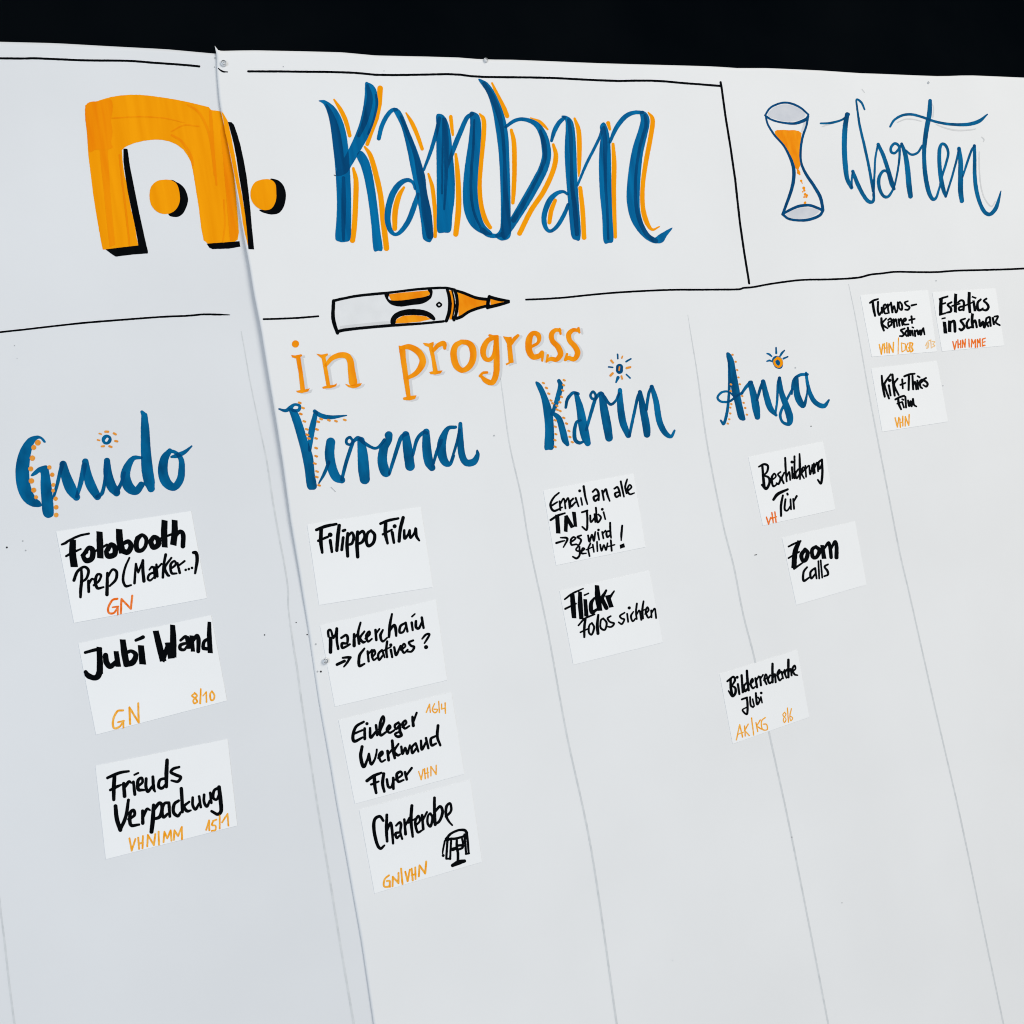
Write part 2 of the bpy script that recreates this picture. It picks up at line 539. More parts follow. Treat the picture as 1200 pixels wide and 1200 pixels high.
for q in parse('P', 1, '.26.5,634,0.9\n.30,645,0.9\n.17,405,0.6\n.20,420,0.5\n.252,68,1.3\n.251.5,78.5,0.8\n.254.5,79,0.9'):
    on_left('faint_speck', M['faint'], [q], lift=L2)

frame('GU', 0, 440, 4.8)
g = on_left('name_lettering', M['blue_name'], parse('GU', 30, thick=1.17, text='''
@258,374 243,352 215,338 180,343 150,362 115,415 93,485 87,560 99,640 130,702 180,737 232,737 228,712 203,688 178,640 165,570 168,480 182,405 202,366 226,356 246,377
@172,562 190,540 215,518 250,506 268,512 280,560 292,640 300,720 302,778 290,796 268,802 248,790 238,762 232,690 228,620 228,548 205,558 182,567
300,690,12 320,620,18 338,545,20 352,495,22
355,500,34 370,565,46 398,635,52 430,684,34
432,682,18 455,600,22 475,505,26
480,485,30 490,550,38 512,620,46 548,680,34
545,682,18 575,660,20 592,580,18 600,495,26
602,480,28 606,550,40 625,618,46 655,658,36
655,655,22 680,610,18 700,548,18
-798,205,16 812,225,28 816,300,40 820,420,46 828,530,54 840,600,52 850,636,34
795,462,14 750,466,22 718,512,36 705,570,46 725,628,48 765,650,36 795,615,30
955,424,22 925,468,38 916,540,46 935,600,46 978,628,34 1012,590,34 1022,530,30 1018,470,24 985,432,18 950,426,20
965,458,12 1000,449,22 1040,430,20 1078,398,8
.600,361,26'''), layered=M['blue_deep'])
for txt in ('''.213,378,14\n.190,405,12\n.182,465,13\n.173,525,12\n.177,593,13\n.190,645,12\n.203,685,9\n.278,517,10\n.294,558,10\n.300,615,9\n.299,648,8\n.313,693,10\n.316,741,11\n.316,785,11''', '''593,316,11 608,316,11\n640,325,10 652,331,10\n648,368,10 660,371,10\n615,398,10 627,402,10\n572,399,9 585,397,9\n549,362,8 559,365,8\n559,326,7 569,330,7'''):
    on_left('lettering_dot', M['orange_dot'], parse('GU', 18, txt), lift=L2, parent=g)
on_left('dot_highlight', M['body'], parse('GU', 8, '604,356,10 598,366,12'), lift=L2, parent=g)

# ------------------------------------------------------------------ drawing on the right sheet: ruled lines and logo
on_right('logo_edge', M['orange'], parse('Z1', 4, '''
#889,343 897,352 915,383 930,450 945,530 957,600 972,680 985,760 994,830 999,882 996,884 985,840 975,790 968,740 960,690 950,640 940,590 930,540 917,480 905,430 899,390'''))
on_right('drop_shadow', M['black'], parse('Z1', 4, '''
#916,387 930,388 940,398 953,435 966,480 979,540 990,600 999,672 1006,740 1013,820 1021,899 998,898 992,820 985,760 972,670 960,600 950,530 938,470 925,420'''), lift=L2)
on_right('dot_shadow', M['black'], parse('Z1', 4, '@1086,616 1118,622 1140,645 1149,680 1143,720 1125,750 1095,759 1060,752 1042,740 1080,735 1105,690 1105,650'), lift=L1)
on_right('dot', M['orange'], parse('Z1', 4, '@1050,619 1085,618 1106,635 1110,670 1108,705 1090,735 1060,741 1030,728 1010,700 1007,665 1022,632'), lift=L2)
frame('Z6', 200, 0, 4)
for q in parse('P', 2.6, '''
255.8,80,1.0 258.5,82.3,1.8 262,84,2.0 266.5,84.3,1.2
-291,83.6 330,83.7 350,84 380,84.2 400,84.7 415,85.2 440,87.6 460,88 488,87.6 525,86.8 540,87.6 552,89.2 568,90.2 600,90.5 626,90.8 650,91.4 672,92.6 700,94 726,94.9 745,94.5 763,94.5 780,95.4 800,97.3 820,98.8 845.5,100.8
-844.5,96.4 846,105 850,135 856,172 861.5,210 867,260 872,295 878,332'''):
    on_right('frame_line', M['black'], [q])
for q in parse('P', 2.3, '''
-309,374 322,373.7 335,373.2 350,372.5 373,370.6
616.5,351,2.2 630,350.6 660,348.8 697,345 735,342 785,339.7 820,339.5 860,339.2 868,338.6 872,337.3 882,336.5 900,333.2 918,330.5 942,327.9 975,327.3 1005,325.4 1020,321.8 1035,320.2 1050,318.5 1075,318.9 1098,318.8 1120,317.2 1152,316.4 1180,315.6 1202,314.6 1240,313.4 1320,310.5 1430,306'''):
    on_right('frame_line', M['black'], [q])
on_right('column_line', M['pencil'], parse('P', 1.4, thick=1.5, above=0, text= '''
585,432,0.4 589,461,0.7 597,520,1.0 610.7,581,1.2 620.5,639,1.2 641.7,738,1.3 664,860,1.5 693.3,998,1.6 722.7,1200,1.7 727,1230'''))
on_right('column_line', M['pencil'], parse('P', 1.4, thick=1.5, above=0, text= '''
806,369,0.4 811,400,0.7 817.5,440,0.9 828.7,520,1.2 847,613,1.3 860,664 871,720 885,775 901,857 928,982 970.7,1200 976,1230'''))
on_right('column_line', M['pencil'], parse('P', 1.2, thick=1.5, above=0, text='''
994.5,333,0.4 1003.5,377,0.7 1020,470,1.0 1038,563 1055,650 1066.7,700 1095,826 1125,956 1150,1076 1176,1200 1182,1230'''))
for q in parse('P', 1, '.376,787,1.1\n.928,981,0.6\n.986.7,1058,0.5\n884.5,650.5,1 887,650,0.8\n.950.5,499.5,0.6\n391.5,205,1 393.5,206,0.8'):
    on_right('ink_speck', M['speck'], [q], lift=L2)
for q in parse('P', 1, '.579,510.5,1\n.370,755,1\n.372,787,1\n.932,431,0.9\n.788,1125.6,0.6\n.1097,329,0.8\n.1105,452,0.7\n.332,78,0.7\n.450,83,0.6\n388,571,1.0 393,576,0.7'):
    on_right('faint_speck', M['faint'], [q], lift=L2)

# ------------------------------------------------------------------ the big title
frame('KA', 360, 80, 1200 / 220)
TITLE = parse('KA', 20, thick=1.2, above=500, below=35, text='''
@72,208 95,203 120,207 170,242 210,300 240,380 258,470 268,570 276,700 281,850 281,1000 276,1092 240,1110 208,1109 180,1086 186,980 190,880 187,760 178,620 165,500 152,390 140,320 120,258 100,225
@371,92 395,93 420,107 440,135 450,175 453,245 425,350 390,440 335,535 285,620 250,672 192,690 186,655 240,565 290,465 330,365 355,265 368,170
@345,528 385,572 410,645 432,760 450,890 466,1030 482,1155 455,1166 424,1158 411,1010 393,860 370,725 345,630 316,560
458,448,20 475,375,22 505,312,22 540,270,20 570,264,16
@548,262 576,257 608,292 652,400 702,522 740,640 757,740 772,830 790,945 806,1060 800,1092 780,1112 740,1086 730,1000 715,900 690,770 665,650 635,500 600,370
690,770,12 675,730,14 640,714,20 592,738,28 548,800,32 520,890,32 514,970,30 530,1032,24 562,1062,16 602,1040,22 650,970,26 688,870,26 708,805,18
745,650,12 790,530,18 828,400,20 845,318,18
@825,303 845,290 876,305 902,352 920,440 932,560 943,700 942,830 928,940 918,1040 875,1050 831,1039 829,900 828,700 826,500 826,380
895,640,10 940,505,24 985,395,24 1020,318,22 1055,292,18
@1040,283 1076,283 1104,315 1113,400 1106,520 1092,680 1090,800 1102,900 1132,995 1182,1050 1172,1066 1120,1058 1050,1010 1006,920 995,800 1005,650 1030,480 1042,360
1120,1035,28 1165,1066,24 1220,1070,20 1250,1055,20
@1094,72 1130,78 1165,104 1202,160 1242,250 1270,340 1287,450 1293,600 1298,760 1301,950 1300,1072 1245,1101 1200,1070 1233,1025 1238,900 1235,750 1225,550 1208,410 1185,270 1150,160
1268,375,14 1320,338,18 1370,325,18 1430,338,22 1475,368,30 1508,425,46 1524,485,54 1530,560,56 1510,640,58 1470,720,60 1420,810,60 1360,910,56 1310,990,52 1268,1055,46
1562,462,14 1580,402,22 1610,348,22 1645,314,18
@1624,305 1660,305 1695,335 1711,400 1720,520 1724,640 1730,760 1739,900 1749,1040 1742,1098 1720,1098 1690,1075 1676,960 1663,800 1651,650 1646,520 1652,400 1650,335
1665,805,12 1635,788,14 1590,803,22 1547,850,28 1517,930,26 1516,990,24 1535,1033,18 1565,1038,16 1605,1000,20 1645,930,20 1668,872,16
1728,748,10 1780,622,14 1830,522,14 1870,440,14 1885,385,12
@1872,370 1895,345 1915,370 1931,430 1940,520 1943,650 1946,800 1951,950 1958,1095 1930,1116 1895,1106 1886,950 1871,800 1865,650 1868,520 1876,440
1935,472,14 1975,382,22 2030,312,24 2085,284,20 2145,282,16
@2125,280 2150,273 2180,300 2189,350 2171,440 2146,550 2131,700 2125,850 2132,930 2162,1025 2208,1085 2262,1055 2335,1018 2300,1070 2268,1115 2205,1114 2140,1070 2080,990 2050,900 2042,800 2055,650 2080,510 2115,400 2132,330''')
TITLE_STREAK = parse('KA', 10, thick=1.9, above=0, below=21, text='''
@118,225 165,285 200,370 222,470 235,580 232,640 190,640 172,540 158,420 140,320
232,700,10 234,850,14 232,980,12 232,1095,8
385,110,8 400,180,18 392,250,20 365,350,16 330,430,10
440,170,6 446,230,8 425,330,6 390,420,5
600,310,8 650,430,12 695,560,14 725,680,26 745,800,22 765,930,30 785,1070,22
880,330,12 888,460,16 890,600,12 885,760,8 876,900,5
870,320,5 866,520,5 862,800,4
1068,330,5 1062,500,7 1048,680,8 1050,820,8 1070,930,7 1110,1020,6
1130,95,10 1180,180,18 1225,290,16 1250,420,10 1262,600,10 1268,800,16 1270,960,26 1262,1070,20
1490,400,8 1512,470,14 1522,560,12 1495,650,9 1440,760,10 1380,870,14 1320,970,16
1672,330,10 1685,440,12 1690,600,8 1695,760,12 1712,900,14 1725,1060,12
1895,380,10 1905,480,14 1905,600,10 1908,760,8 1918,900,7 1925,1090,6
2160,300,8 2165,370,10 2130,490,9 2105,640,8 2098,800,9 2115,940,12 2170,1060,14 2230,1104,14''')
ttl = on_right('title_lettering', M['blue'], TITLE, layered=M['blue_deep'], lift=L2, extra=[(M['blue_deep'], TITLE_STREAK, L3 + 0.00004)])
ACCENTS = parse('KA', 28, '''
172,200,10 215,268,24 248,340,26 272,430,22
-466,128,34 462,230,28 444,320,26 410,410,24 384,485,22
295,640,16 312,720,30 310,850,32 302,1000,32 290,1100,32
368,502,12 405,560,28 440,680,32 470,820,32 485,960,34 500,1090,34 507,1150,34
632,285,8 670,350,24 705,430,24 735,515,20
618,762,14 585,820,30 562,920,34 560,1025,28
775,675,12 800,760,24 812,860,24 820,970,24 818,1075,20
918,310,22 925,380,20 931,425,14
950,550,16 960,650,28 968,800,32 965,930,34 950,1060,32
1103,292,10 1128,330,26 1128,430,28 1112,600,26 1102,750,26 1112,880,30 1140,970,30 1170,1018,22
1182,95,10 1220,180,24 1255,250,28 1278,305,26
1305,395,18 1322,480,28 1325,650,28 1320,780,26 1315,860,20
1428,317,6 1490,345,20 1537,390,10
1573,488,16 1590,560,28 1570,660,30 1510,790,30 1430,910,30 1358,1055,30
1710,322,14 1735,400,28 1740,520,28 1738,640,20 1736,690,6
1585,845,22 1560,910,28 1548,985,24
1745,765,24 1760,900,28 1770,1082,28
1924,350,24 1935,390,14
1955,485,18 1962,600,28 1960,750,28 1962,900,26 1970,1078,20
2180,282,6 2208,330,26 2195,440,28 2165,600,28 2145,750,26 2145,880,28 2165,970,30 2203,1030,16 2252,1012,6''')
for q in ACCENTS:
    on_right('accent_stroke', M['orange'], [q], parent=ttl)

# ------------------------------------------------------------------ waiting column heading and hourglass
frame('WA', 980, 90, 1200 / 220)
for q in parse('WA', 6, '''
390,292,4 440,272,6 490,272,6 545,284,4\n640,305,4 700,328,7 770,342,8 850,340,6 890,333,4
915,480,5 914,560,6 922,680,6 945,770,6 990,828,6 1018,795,4
~-90,318,5 -60,308,7 -30,298,7\n930,385,5 945,400,5 940,415,4\n165,80,4 180,100,5\n612,170,4 622,200,5 618,260,4'''):
    on_right('letter_shadow', M['grey'], [q])
on_right('heading_lettering', M['blue_name'], parse('WA', 16, thick=1.08, above=5, text='''
~-100,297,8 -60,297,10 -20,292,12 30,277,10 60,258,12 76,240,20
70,240,24 56,330,28 52,450,28 58,560,28 70,650,24 98,708,20
98,708,12 100,650,10 106,608,12
106,605,18 135,680,22 170,750,20 205,795,20 236,795,16 241,740,10 236,660,8
181,208,8 162,165,11 130,145,9 134,200,9 150,310,12 180,440,14 210,580,14 236,730,14
238,760,12 245,620,10 250,520,10 265,440,10
268,432,18 300,500,20 330,590,22 355,680,26 370,716,16
352,665,12 325,607,13 297,605,15 273,650,18 276,710,18 300,760,16 330,766,15 355,735,12 375,690,9
375,690,9 395,590,10 405,500,12 402,445,13 375,426,14 351,450,14 352,480,14 375,487,13 400,460,12 420,430,12
418,428,14 440,490,24 455,580,28 465,690,30 475,763,26
445,470,10 480,497,12 520,485,12 550,440,12
600,153,20 595,240,26 578,330,26 565,430,24 562,520,22 570,630,24 590,730,24 615,780,20 640,770,13 662,700,10
345,318,10 370,277,12 420,247,13 480,240,13 550,257,13 630,285,13 720,302,14 830,305,18 910,285,20 966,240,6
665,690,12 675,640,12 700,560,13 716,490,13 702,442,15 675,430,15 660,470,20 660,560,22 670,650,24 685,720,22 700,765,13
700,765,12 712,730,11 740,640,11 770,530,11 785,460,12
785,458,20 795,540,26 795,640,28 795,730,28 803,793,24
808,640,9 840,540,12 865,470,12 885,440,12
883,440,16 885,520,18 885,620,20 895,720,22 920,810,20 950,865,22 985,878,20 1020,840,22 1040,780,14 1053,730,4'''), layered=M['blue_deep'], lift=L2)
frame('HG', 840, 80, 1200 / 180)
hg = on_right('hourglass_drawing', M['blue_deep'], parse('HG', 14, '''
378,367,12 420,307,13 500,272,13 570,272,13 650,305,13 716,362,12
715,368,12 700,395,22 650,420,22 590,432,16 500,422,13 430,402,12 385,375,13
383,375,12 400,440,12 450,520,13 520,600,13 570,690,18 600,780,24 600,870,24 580,960,22 545,1060,20 515,1140,18
715,375,13 700,450,14 670,540,16 655,640,16 660,740,16 700,830,20 760,920,22 810,1010,24 830,1105,20
515,1140,14 570,1107,18 640,1078,20 720,1070,18 790,1092,18 830,1112,18
830,1112,18 800,1152,20 720,1182,20 640,1188,16 560,1175,16 515,1140,15'''), lift=L2)
for q in parse('HG', 10, '''
@400,365 440,310 510,284 570,286 640,313 694,365 640,405 560,415 470,400
@540,1142 600,1107 690,1087 775,1100 800,1120 740,1160 650,1175 570,1165
690,400,8 685,440,18 670,490,16'''):
    on_right('glass_tint', M['tint'], [q], parent=hg)
on_right('sand', M['orange_text'], parse('HG', 10, '''
#452,492 470,483 520,481 560,484 600,482 640,490 662,505 658,560 655,600 652,700 652,762 640,788 628,795 612,775 600,755 585,718 570,680 545,635 520,590 485,550 455,520
.640,815,10\n.648,828,5\n.636,800,7\n.659,878,6\n664,890,5 668,900,4\n.680,935,9\n.684,955,6\n.672,965,4\n.690,985,7\n.704,992,6\n.700,1005,6\n.684,1006,4\n.690,1050,7\n.688,1060,5'''), parent=hg, lift=L1 + 0.00003, rough=0.2)

# ------------------------------------------------------------------ marker drawing and the heading below it
frame('MK', 320, 320, 4)
mk = on_right('marker_drawing', M['black'], parse('MK', 12, '''
283,130,12 330,119,11 400,106,11 500,96,11 560,90,10 640,80,10 700,74,10 800,69,10 845,76,10
284,130,14 281,200,16 288,240,16 302,281,14
302,274,14 340,266,13 420,257,12 500,250,12 560,245,12 700,236,10 800,226,10
816,76,12 826,110,14 829,150,16 824,190,16 812,224,14
850,78,12 861,110,13 863,150,14 858,190,13 848,220,12
838,78,5 848,120,6 850,160,6 840,215,5
850,80,10 890,92,12 930,108,12 960,118,13 1012,124,13
862,212,14 885,203,13 920,180,12 970,162,12 1012,152,12
1014,110,14 1008,135,16 1006,162,14
1015,112,14 1060,124,14 1105,131,10\n1010,160,14 1060,148,14 1105,136,10
@522,98 535,130 560,150 600,157 650,150 700,143 738,120 748,90 742,74 725,78 735,98 715,110 660,120 600,128 555,128 540,118 545,98
@552,238 552,215 570,190 605,174 650,168 705,173 740,188 760,210 757,222 738,215 715,202 660,197 610,200 580,215 572,238
778,138,7 768,148,7 778,158,7 789,148,7 778,138,7'''), lift=L2)
on_right('grip_window', M['orange_text'], parse('MK', 6, '''
#540,100 600,92 735,80 738,98 715,112 660,122 600,130 555,130
#572,236 580,215 610,200 660,197 715,202 740,216 690,228 620,234'''), parent=mk, lift=L1 + 0.00003)
on_right('nozzle', M['orange_text'], parse('MK', 6, '''
#820,82 842,80 852,150 842,216 826,218 836,150
#858,84 905,100 950,118 1006,128 1003,158 930,172 870,206 868,150
#1018,118 1060,128 1085,134 1020,156'''), parent=mk, lift=L1 + 0.00003)
on_right('marker_body', M['body'], parse('MK', 6, '''
#286,132 400,108 540,94 700,78 812,72 826,150 812,222 700,232 560,242 420,254 304,270 286,200'''), parent=mk, lift=0.00006)
for q in parse('MK', 10, '''
#312,264 314,248 360,242 440,234 520,226 550,226 552,240 480,246 400,254
866,150,6 940,150,5 1000,142,4'''):
    on_right('shade_stroke', M['grey'], [q], parent=mk, lift=L1)
IN_PROGRESS = '''
.105,332,15
#85,384 105,386 132,380 138,388 128,394 140,470 150,545 172,540 165,555 135,563 115,560 108,552 128,548 120,470 108,400 90,396
#203,378 228,382 255,376 258,384 246,394 254,440 268,525 285,524 300,516 296,530 270,540 235,542 230,534 250,528 240,470 228,400 215,390
248,432,12 275,400,18 312,385,22 345,388,24 362,412,26 367,450,28 375,510,34
#336,518 360,526 395,518 416,516 410,528 392,537 375,540 352,534
#588,340 620,344 622,395 630,450 645,575 672,573 666,590 640,597 612,595 608,584 625,580 612,500 600,420
600,350,14 640,346,22 680,368,26 700,400,26 698,430,26 672,468,20 634,490,14
#700,326 730,330 752,322 754,334 750,345 760,400 772,458 795,456 786,470 760,476 738,474 732,464 750,460 742,400 730,348 712,340
752,362,14 775,338,18 800,330,20 805,352,12
882,322,18 915,328,22 934,350,26 938,395,26 922,435,24 888,456,20 858,432,26 846,380,26 856,340,22 885,322,18
1040,300,16 1005,318,20 985,360,24 992,398,18 1015,406,16 1035,380,14 1046,312,16
1046,302,20 1048,400,24 1046,470,24 1028,512,22 998,505,20 975,482,10
1015,292,9 1035,297,10 1052,296,9\n970,482,10 985,468,10 1003,466,9
#1078,296 1105,300 1118,298 1120,310 1118,330 1128,420 1115,422 1094,432 1090,424 1104,418 1096,330
1115,335,10 1130,310,15 1148,293,12
1362,296,0.4 1363,296,0.4
1245,350,0.4 1246,350,0.4'''
IP2 = '''
245,348,12 283,325,12 284,292,20 258,282,18 240,312,26 240,362,26 258,392,22 288,388,20 302,372,14 302,410,8
385,268,12 362,268,16 345,288,20 350,318,20 375,345,22 388,378,22 370,405,18 342,402,16 325,412,8
472,268,12 445,268,16 426,288,20 432,318,20 456,345,22 468,375,22 452,403,18 425,398,16 410,408,8
383,262,9 388,285,8\n328,385,9 322,415,8\n472,258,9 476,278,8\n418,380,9 408,408,8'''
frame('P2', 560, 320, 4)
IP1 = '\n'.join(l for l in IN_PROGRESS.strip().split('\n')[:-2])
LN = IP1.split('\n')
SL = IP2.strip().split('\n')
LETTERS = [('MK', LN[0:2]), ('MK', LN[2:5]), ('MK', LN[5:7]), ('MK', LN[7:9]), ('MK', LN[9:10]), ('MK', LN[10:14]), ('MK', LN[14:16]),
           ('P2', SL[0:1]), ('P2', [SL[1], SL[3], SL[4]]), ('P2', [SL[2], SL[5], SL[6]])]
for fr, lines in LETTERS:
    letter = on_right('heading_letter', M['orange_text'], parse(fr, 20, '\n'.join(lines), thick=1.12, above=0), layered=M['orange_deep'], lift=L2)
    on_right('letter_shadow', M['grey'], parse(fr, 19, '\n'.join(l for l in lines if not l.startswith('.')), off=(14, 5)), parent=letter)

# ------------------------------------------------------------------ names above the columns
g = on_right('name_lettering', M['blue_name'], parse('MK', 30, thick=1.28, text='''
28,637,6 58,645,14 80,632,18 100,617,12 124,622,12 120,642,14 96,644,14 80,630,12
@72,633 108,643 133,692 160,776 187,860 195,938 205,1002 186,1016 160,1004 148,920 130,830 100,722 80,660
172,830,14 180,745,22 200,656,20
195,648,16 225,668,20 270,676,18 345,667,4
215,985,6 240,940,14 262,885,14
270,792,32 265,850,34 275,910,34 295,955,32 322,970,24
322,968,14 345,880,16 375,790,16
375,790,14 362,804,11 345,798,12 345,780,12 360,770,12 374,785,10
375,790,14 400,774,20 430,798,16 470,820,12 495,815,12 522,782,14
412,785,26 420,850,36 425,920,40 430,966,36
542,760,28 542,785,22 520,820,30 512,880,34 525,930,34 540,942,20
545,940,13 570,860,16 600,772,18 628,754,14
622,758,26 632,830,34 642,905,34
655,855,12 675,780,16 705,747,16 722,750,14
718,745,24 720,820,32 730,885,32 745,912,24
748,905,12 770,830,14 790,785,16
855,722,14 818,730,20 792,790,30 792,850,32 808,888,26 830,893,18 848,855,10
878,706,16 878,780,22 885,850,24 905,888,24 940,885,24 958,855,20 957,832,8
835,880,10 860,800,12 875,735,12'''), layered=M['blue_deep'])
VD = '125,608 140,632 130,660 147,695 158,732 161,758 168,775 225,684 212,697 206,733 202,775 202,820 202,858 196,893 206,930 205,956 216,995 262,690 295,694 336,688'
def dashes(s, dx, dy, w):
    return '\n'.join(f'{float(a) - dx},{float(b) - dy},{w} {float(a) + dx},{float(b) + dy},{w}' for a, b in (t.split(',') for t in s.split()))
on_right('lettering_dot', M['orange_dot'], parse('MK', 10, dashes(VD, 4, 1.5, 8)), lift=L2, parent=g)

frame('KR', 560, 320, 4)
g = on_right('name_lettering', M['blue_name'], parse('KR', 20, thick=1.15, above=18, text='''
@269,512 295,520 322,570 347,640 356,720 356,818 332,828 312,822 315,740 309,660 295,580
380,505,16 388,530,20 376,580,20 358,635,18 345,662,12
350,655,14 380,682,22 398,740,26 408,780,26 420,803,16
412,630,11 420,592,14 445,562,14 470,566,14
460,565,18 478,630,28 492,710,36 505,770,34 515,797,24
482,690,9 462,700,13 453,740,16 456,780,17 475,796,15 495,790,9
508,735,12 535,640,15 550,590,15
550,590,12 535,588,11 528,572,11 540,556,11 552,572,11 550,590,10
550,592,14 575,562,14 592,580,14 620,615,12 645,600,11 662,565,12
580,570,22 592,640,32 605,710,34 615,772,30
666,548,18 668,620,26 680,700,28 705,760,22
710,762,13 730,670,13 750,580,13 762,560,12
760,558,18 775,640,28 790,720,30 793,756,26
790,640,12 800,570,13 814,535,14
815,533,18 835,600,22 850,690,24 875,745,22 905,766,16 922,738,8
.664,442,15\n.664,450,15\n.664,456,15
655,381,6 656,401,6\n695,415,7 717,402,7\n613,440,6 632,442,6\n657,490,14 648,512,6\n696,475,6 714,492,6'''), layered=M['blue_deep'])
KD = '307,515 322,538 333,565 343,597 351,610 372,640 405,502 402,525 398,550 392,580 385,605 371,622 386,646 403,678 416,705 427,740 432,768 443,792 363,690 363,720 366,755 362,783 363,814'
for txt in (dashes(KD, 3, 1.5, 7), '''675,398,6 678,390,5\n625,409,7 634,420,7\n698,445,9 715,441,8\n622,480,9 632,470,9\n673,483,7 677,496,6\n664,440,5 662,455,5'''):
    on_right('lettering_dot', M['orange_dot'], parse('KR', 8, txt), lift=L2 + 0.0001, parent=g)

frame('AN', 820, 390, 1200 / 220)
g = on_right('name_lettering', M['blue_name'], parse('AN', 20, thick=1.12, text='''
@169,132 192,130 216,170 231,240 250,340 266,430 286,520 292,556 266,560 244,536 224,450 204,370 190,280 180,200
185,180,10 190,300,16 186,400,15 176,500,17 155,580,17 134,560,10
270,385,18 235,405,12 190,438,13 138,440,13 114,415,13 138,382,13 180,376,11 222,405,12
270,385,14 300,342,20 328,318,22
324,322,28 345,400,38 360,480,42 369,538,30
366,430,14 386,360,18 406,312,20
405,312,24 425,400,32 450,480,32 488,526,16
485,510,12 495,430,13 500,330,15 508,288,14
510,288,18 522,380,28 555,470,36 576,540,38 570,582,22 530,570,16 515,520,16 545,450,15 592,360,14
588,390,12 600,305,16 640,270,18 688,266,16
618,288,22 620,380,34 640,440,36 665,465,22 684,400,11 690,340,8
680,256,14 690,330,20 710,400,24 745,450,26 795,468,24 826,430,10
@462,175 475,152 500,148 525,165 533,195 525,225 500,230 478,215
488,95,8 490,130,11\n430,132,7 445,138,11 460,150,8\n430,182,8 445,177,11 460,182,8\n513,150,8 525,130,12 542,112,6\n535,165,10 562,153,8'''), layered=M['blue_deep'])
on_right('eye_ring', M['orange'], parse('AN', 10, '497,160,14 518,175,16 522,200,15 505,217,12 484,205,12 477,180,11 497,160,12'), lift=L2 + 0.0001, parent=g)
AD = '210,140 230,185 240,238 248,285 257,328 272,404 281,447 291,480 302,523 200,330 198,372 202,455 196,478 195,515 189,552 180,580'
on_right('lettering_dot', M['orange_dot'], parse('AN', 8, dashes(AD, 2, 1, 9)), lift=L2, parent=g)

# ------------------------------------------------------------------ task cards
def h_card(base):
    return lambda x, z: base(x, z) + 0.00035

def card(corners, side, label, writing, pens=(), group='white task cards stuck on the sheets'):
    """corners: TL TR BR BL in photo pixels; writing and pens: (frame, width, strokes, material)"""
    base = h_left if side == 'left' else h_right
    hf = h_card(base)
    TL, TR, BR, BL = [np.array(c, float) for c in corners]
    nu, nv = 13, 9
    px = []
    # straight lines on the card are straight in the picture too; spacing along them does not matter
    for v in np.linspace(0, 1, nv):
        for u in np.linspace(0, 1, nu):
            px.append((TL * (1 - u) + TR * u) * (1 - v) + (BL * (1 - u) + BR * u) * v)
    top = drape(px, hf, 0)
    bot = top + np.array([0, 0.00030, 0])
    V = np.concatenate([top, bot])
    n = nu * nv
    F = []
    for j in range(nv - 1):
        for i in range(nu - 1):
            k = j * nu + i
            F.append((k, k + nu, k + nu + 1, k + 1))
            F.append((k + n, k + 1 + n, k + nu + 1 + n, k + nu + n))
    rim = [i for i in range(nu)] + [j * nu + nu - 1 for j in range(1, nv)] + [(nv - 1) * nu + i for i in range(nu - 2, -1, -1)] + [j * nu for j in range(nv - 2, 0, -1)]
    for a, b in zip(rim, rim[1:] + rim[:1]):
        F.append((a, b, b + n, a + n))
    o = new_mesh('task_card', V, F, M['card'])
    tag(o, label, 'note card', group)
    for fr, w, txt in writing:
        ink('writing', o, hf, 0.00010, M['black'], parse(fr, w, txt, spread=0.31), res=0.2, rough=0.09)
    for name, fr, w, txt, m in pens:
        ink(name, o, hf, 0.00010, M[m], parse(fr, w, txt, spread=0.12), res=0.2, rough=0.12)
    return o

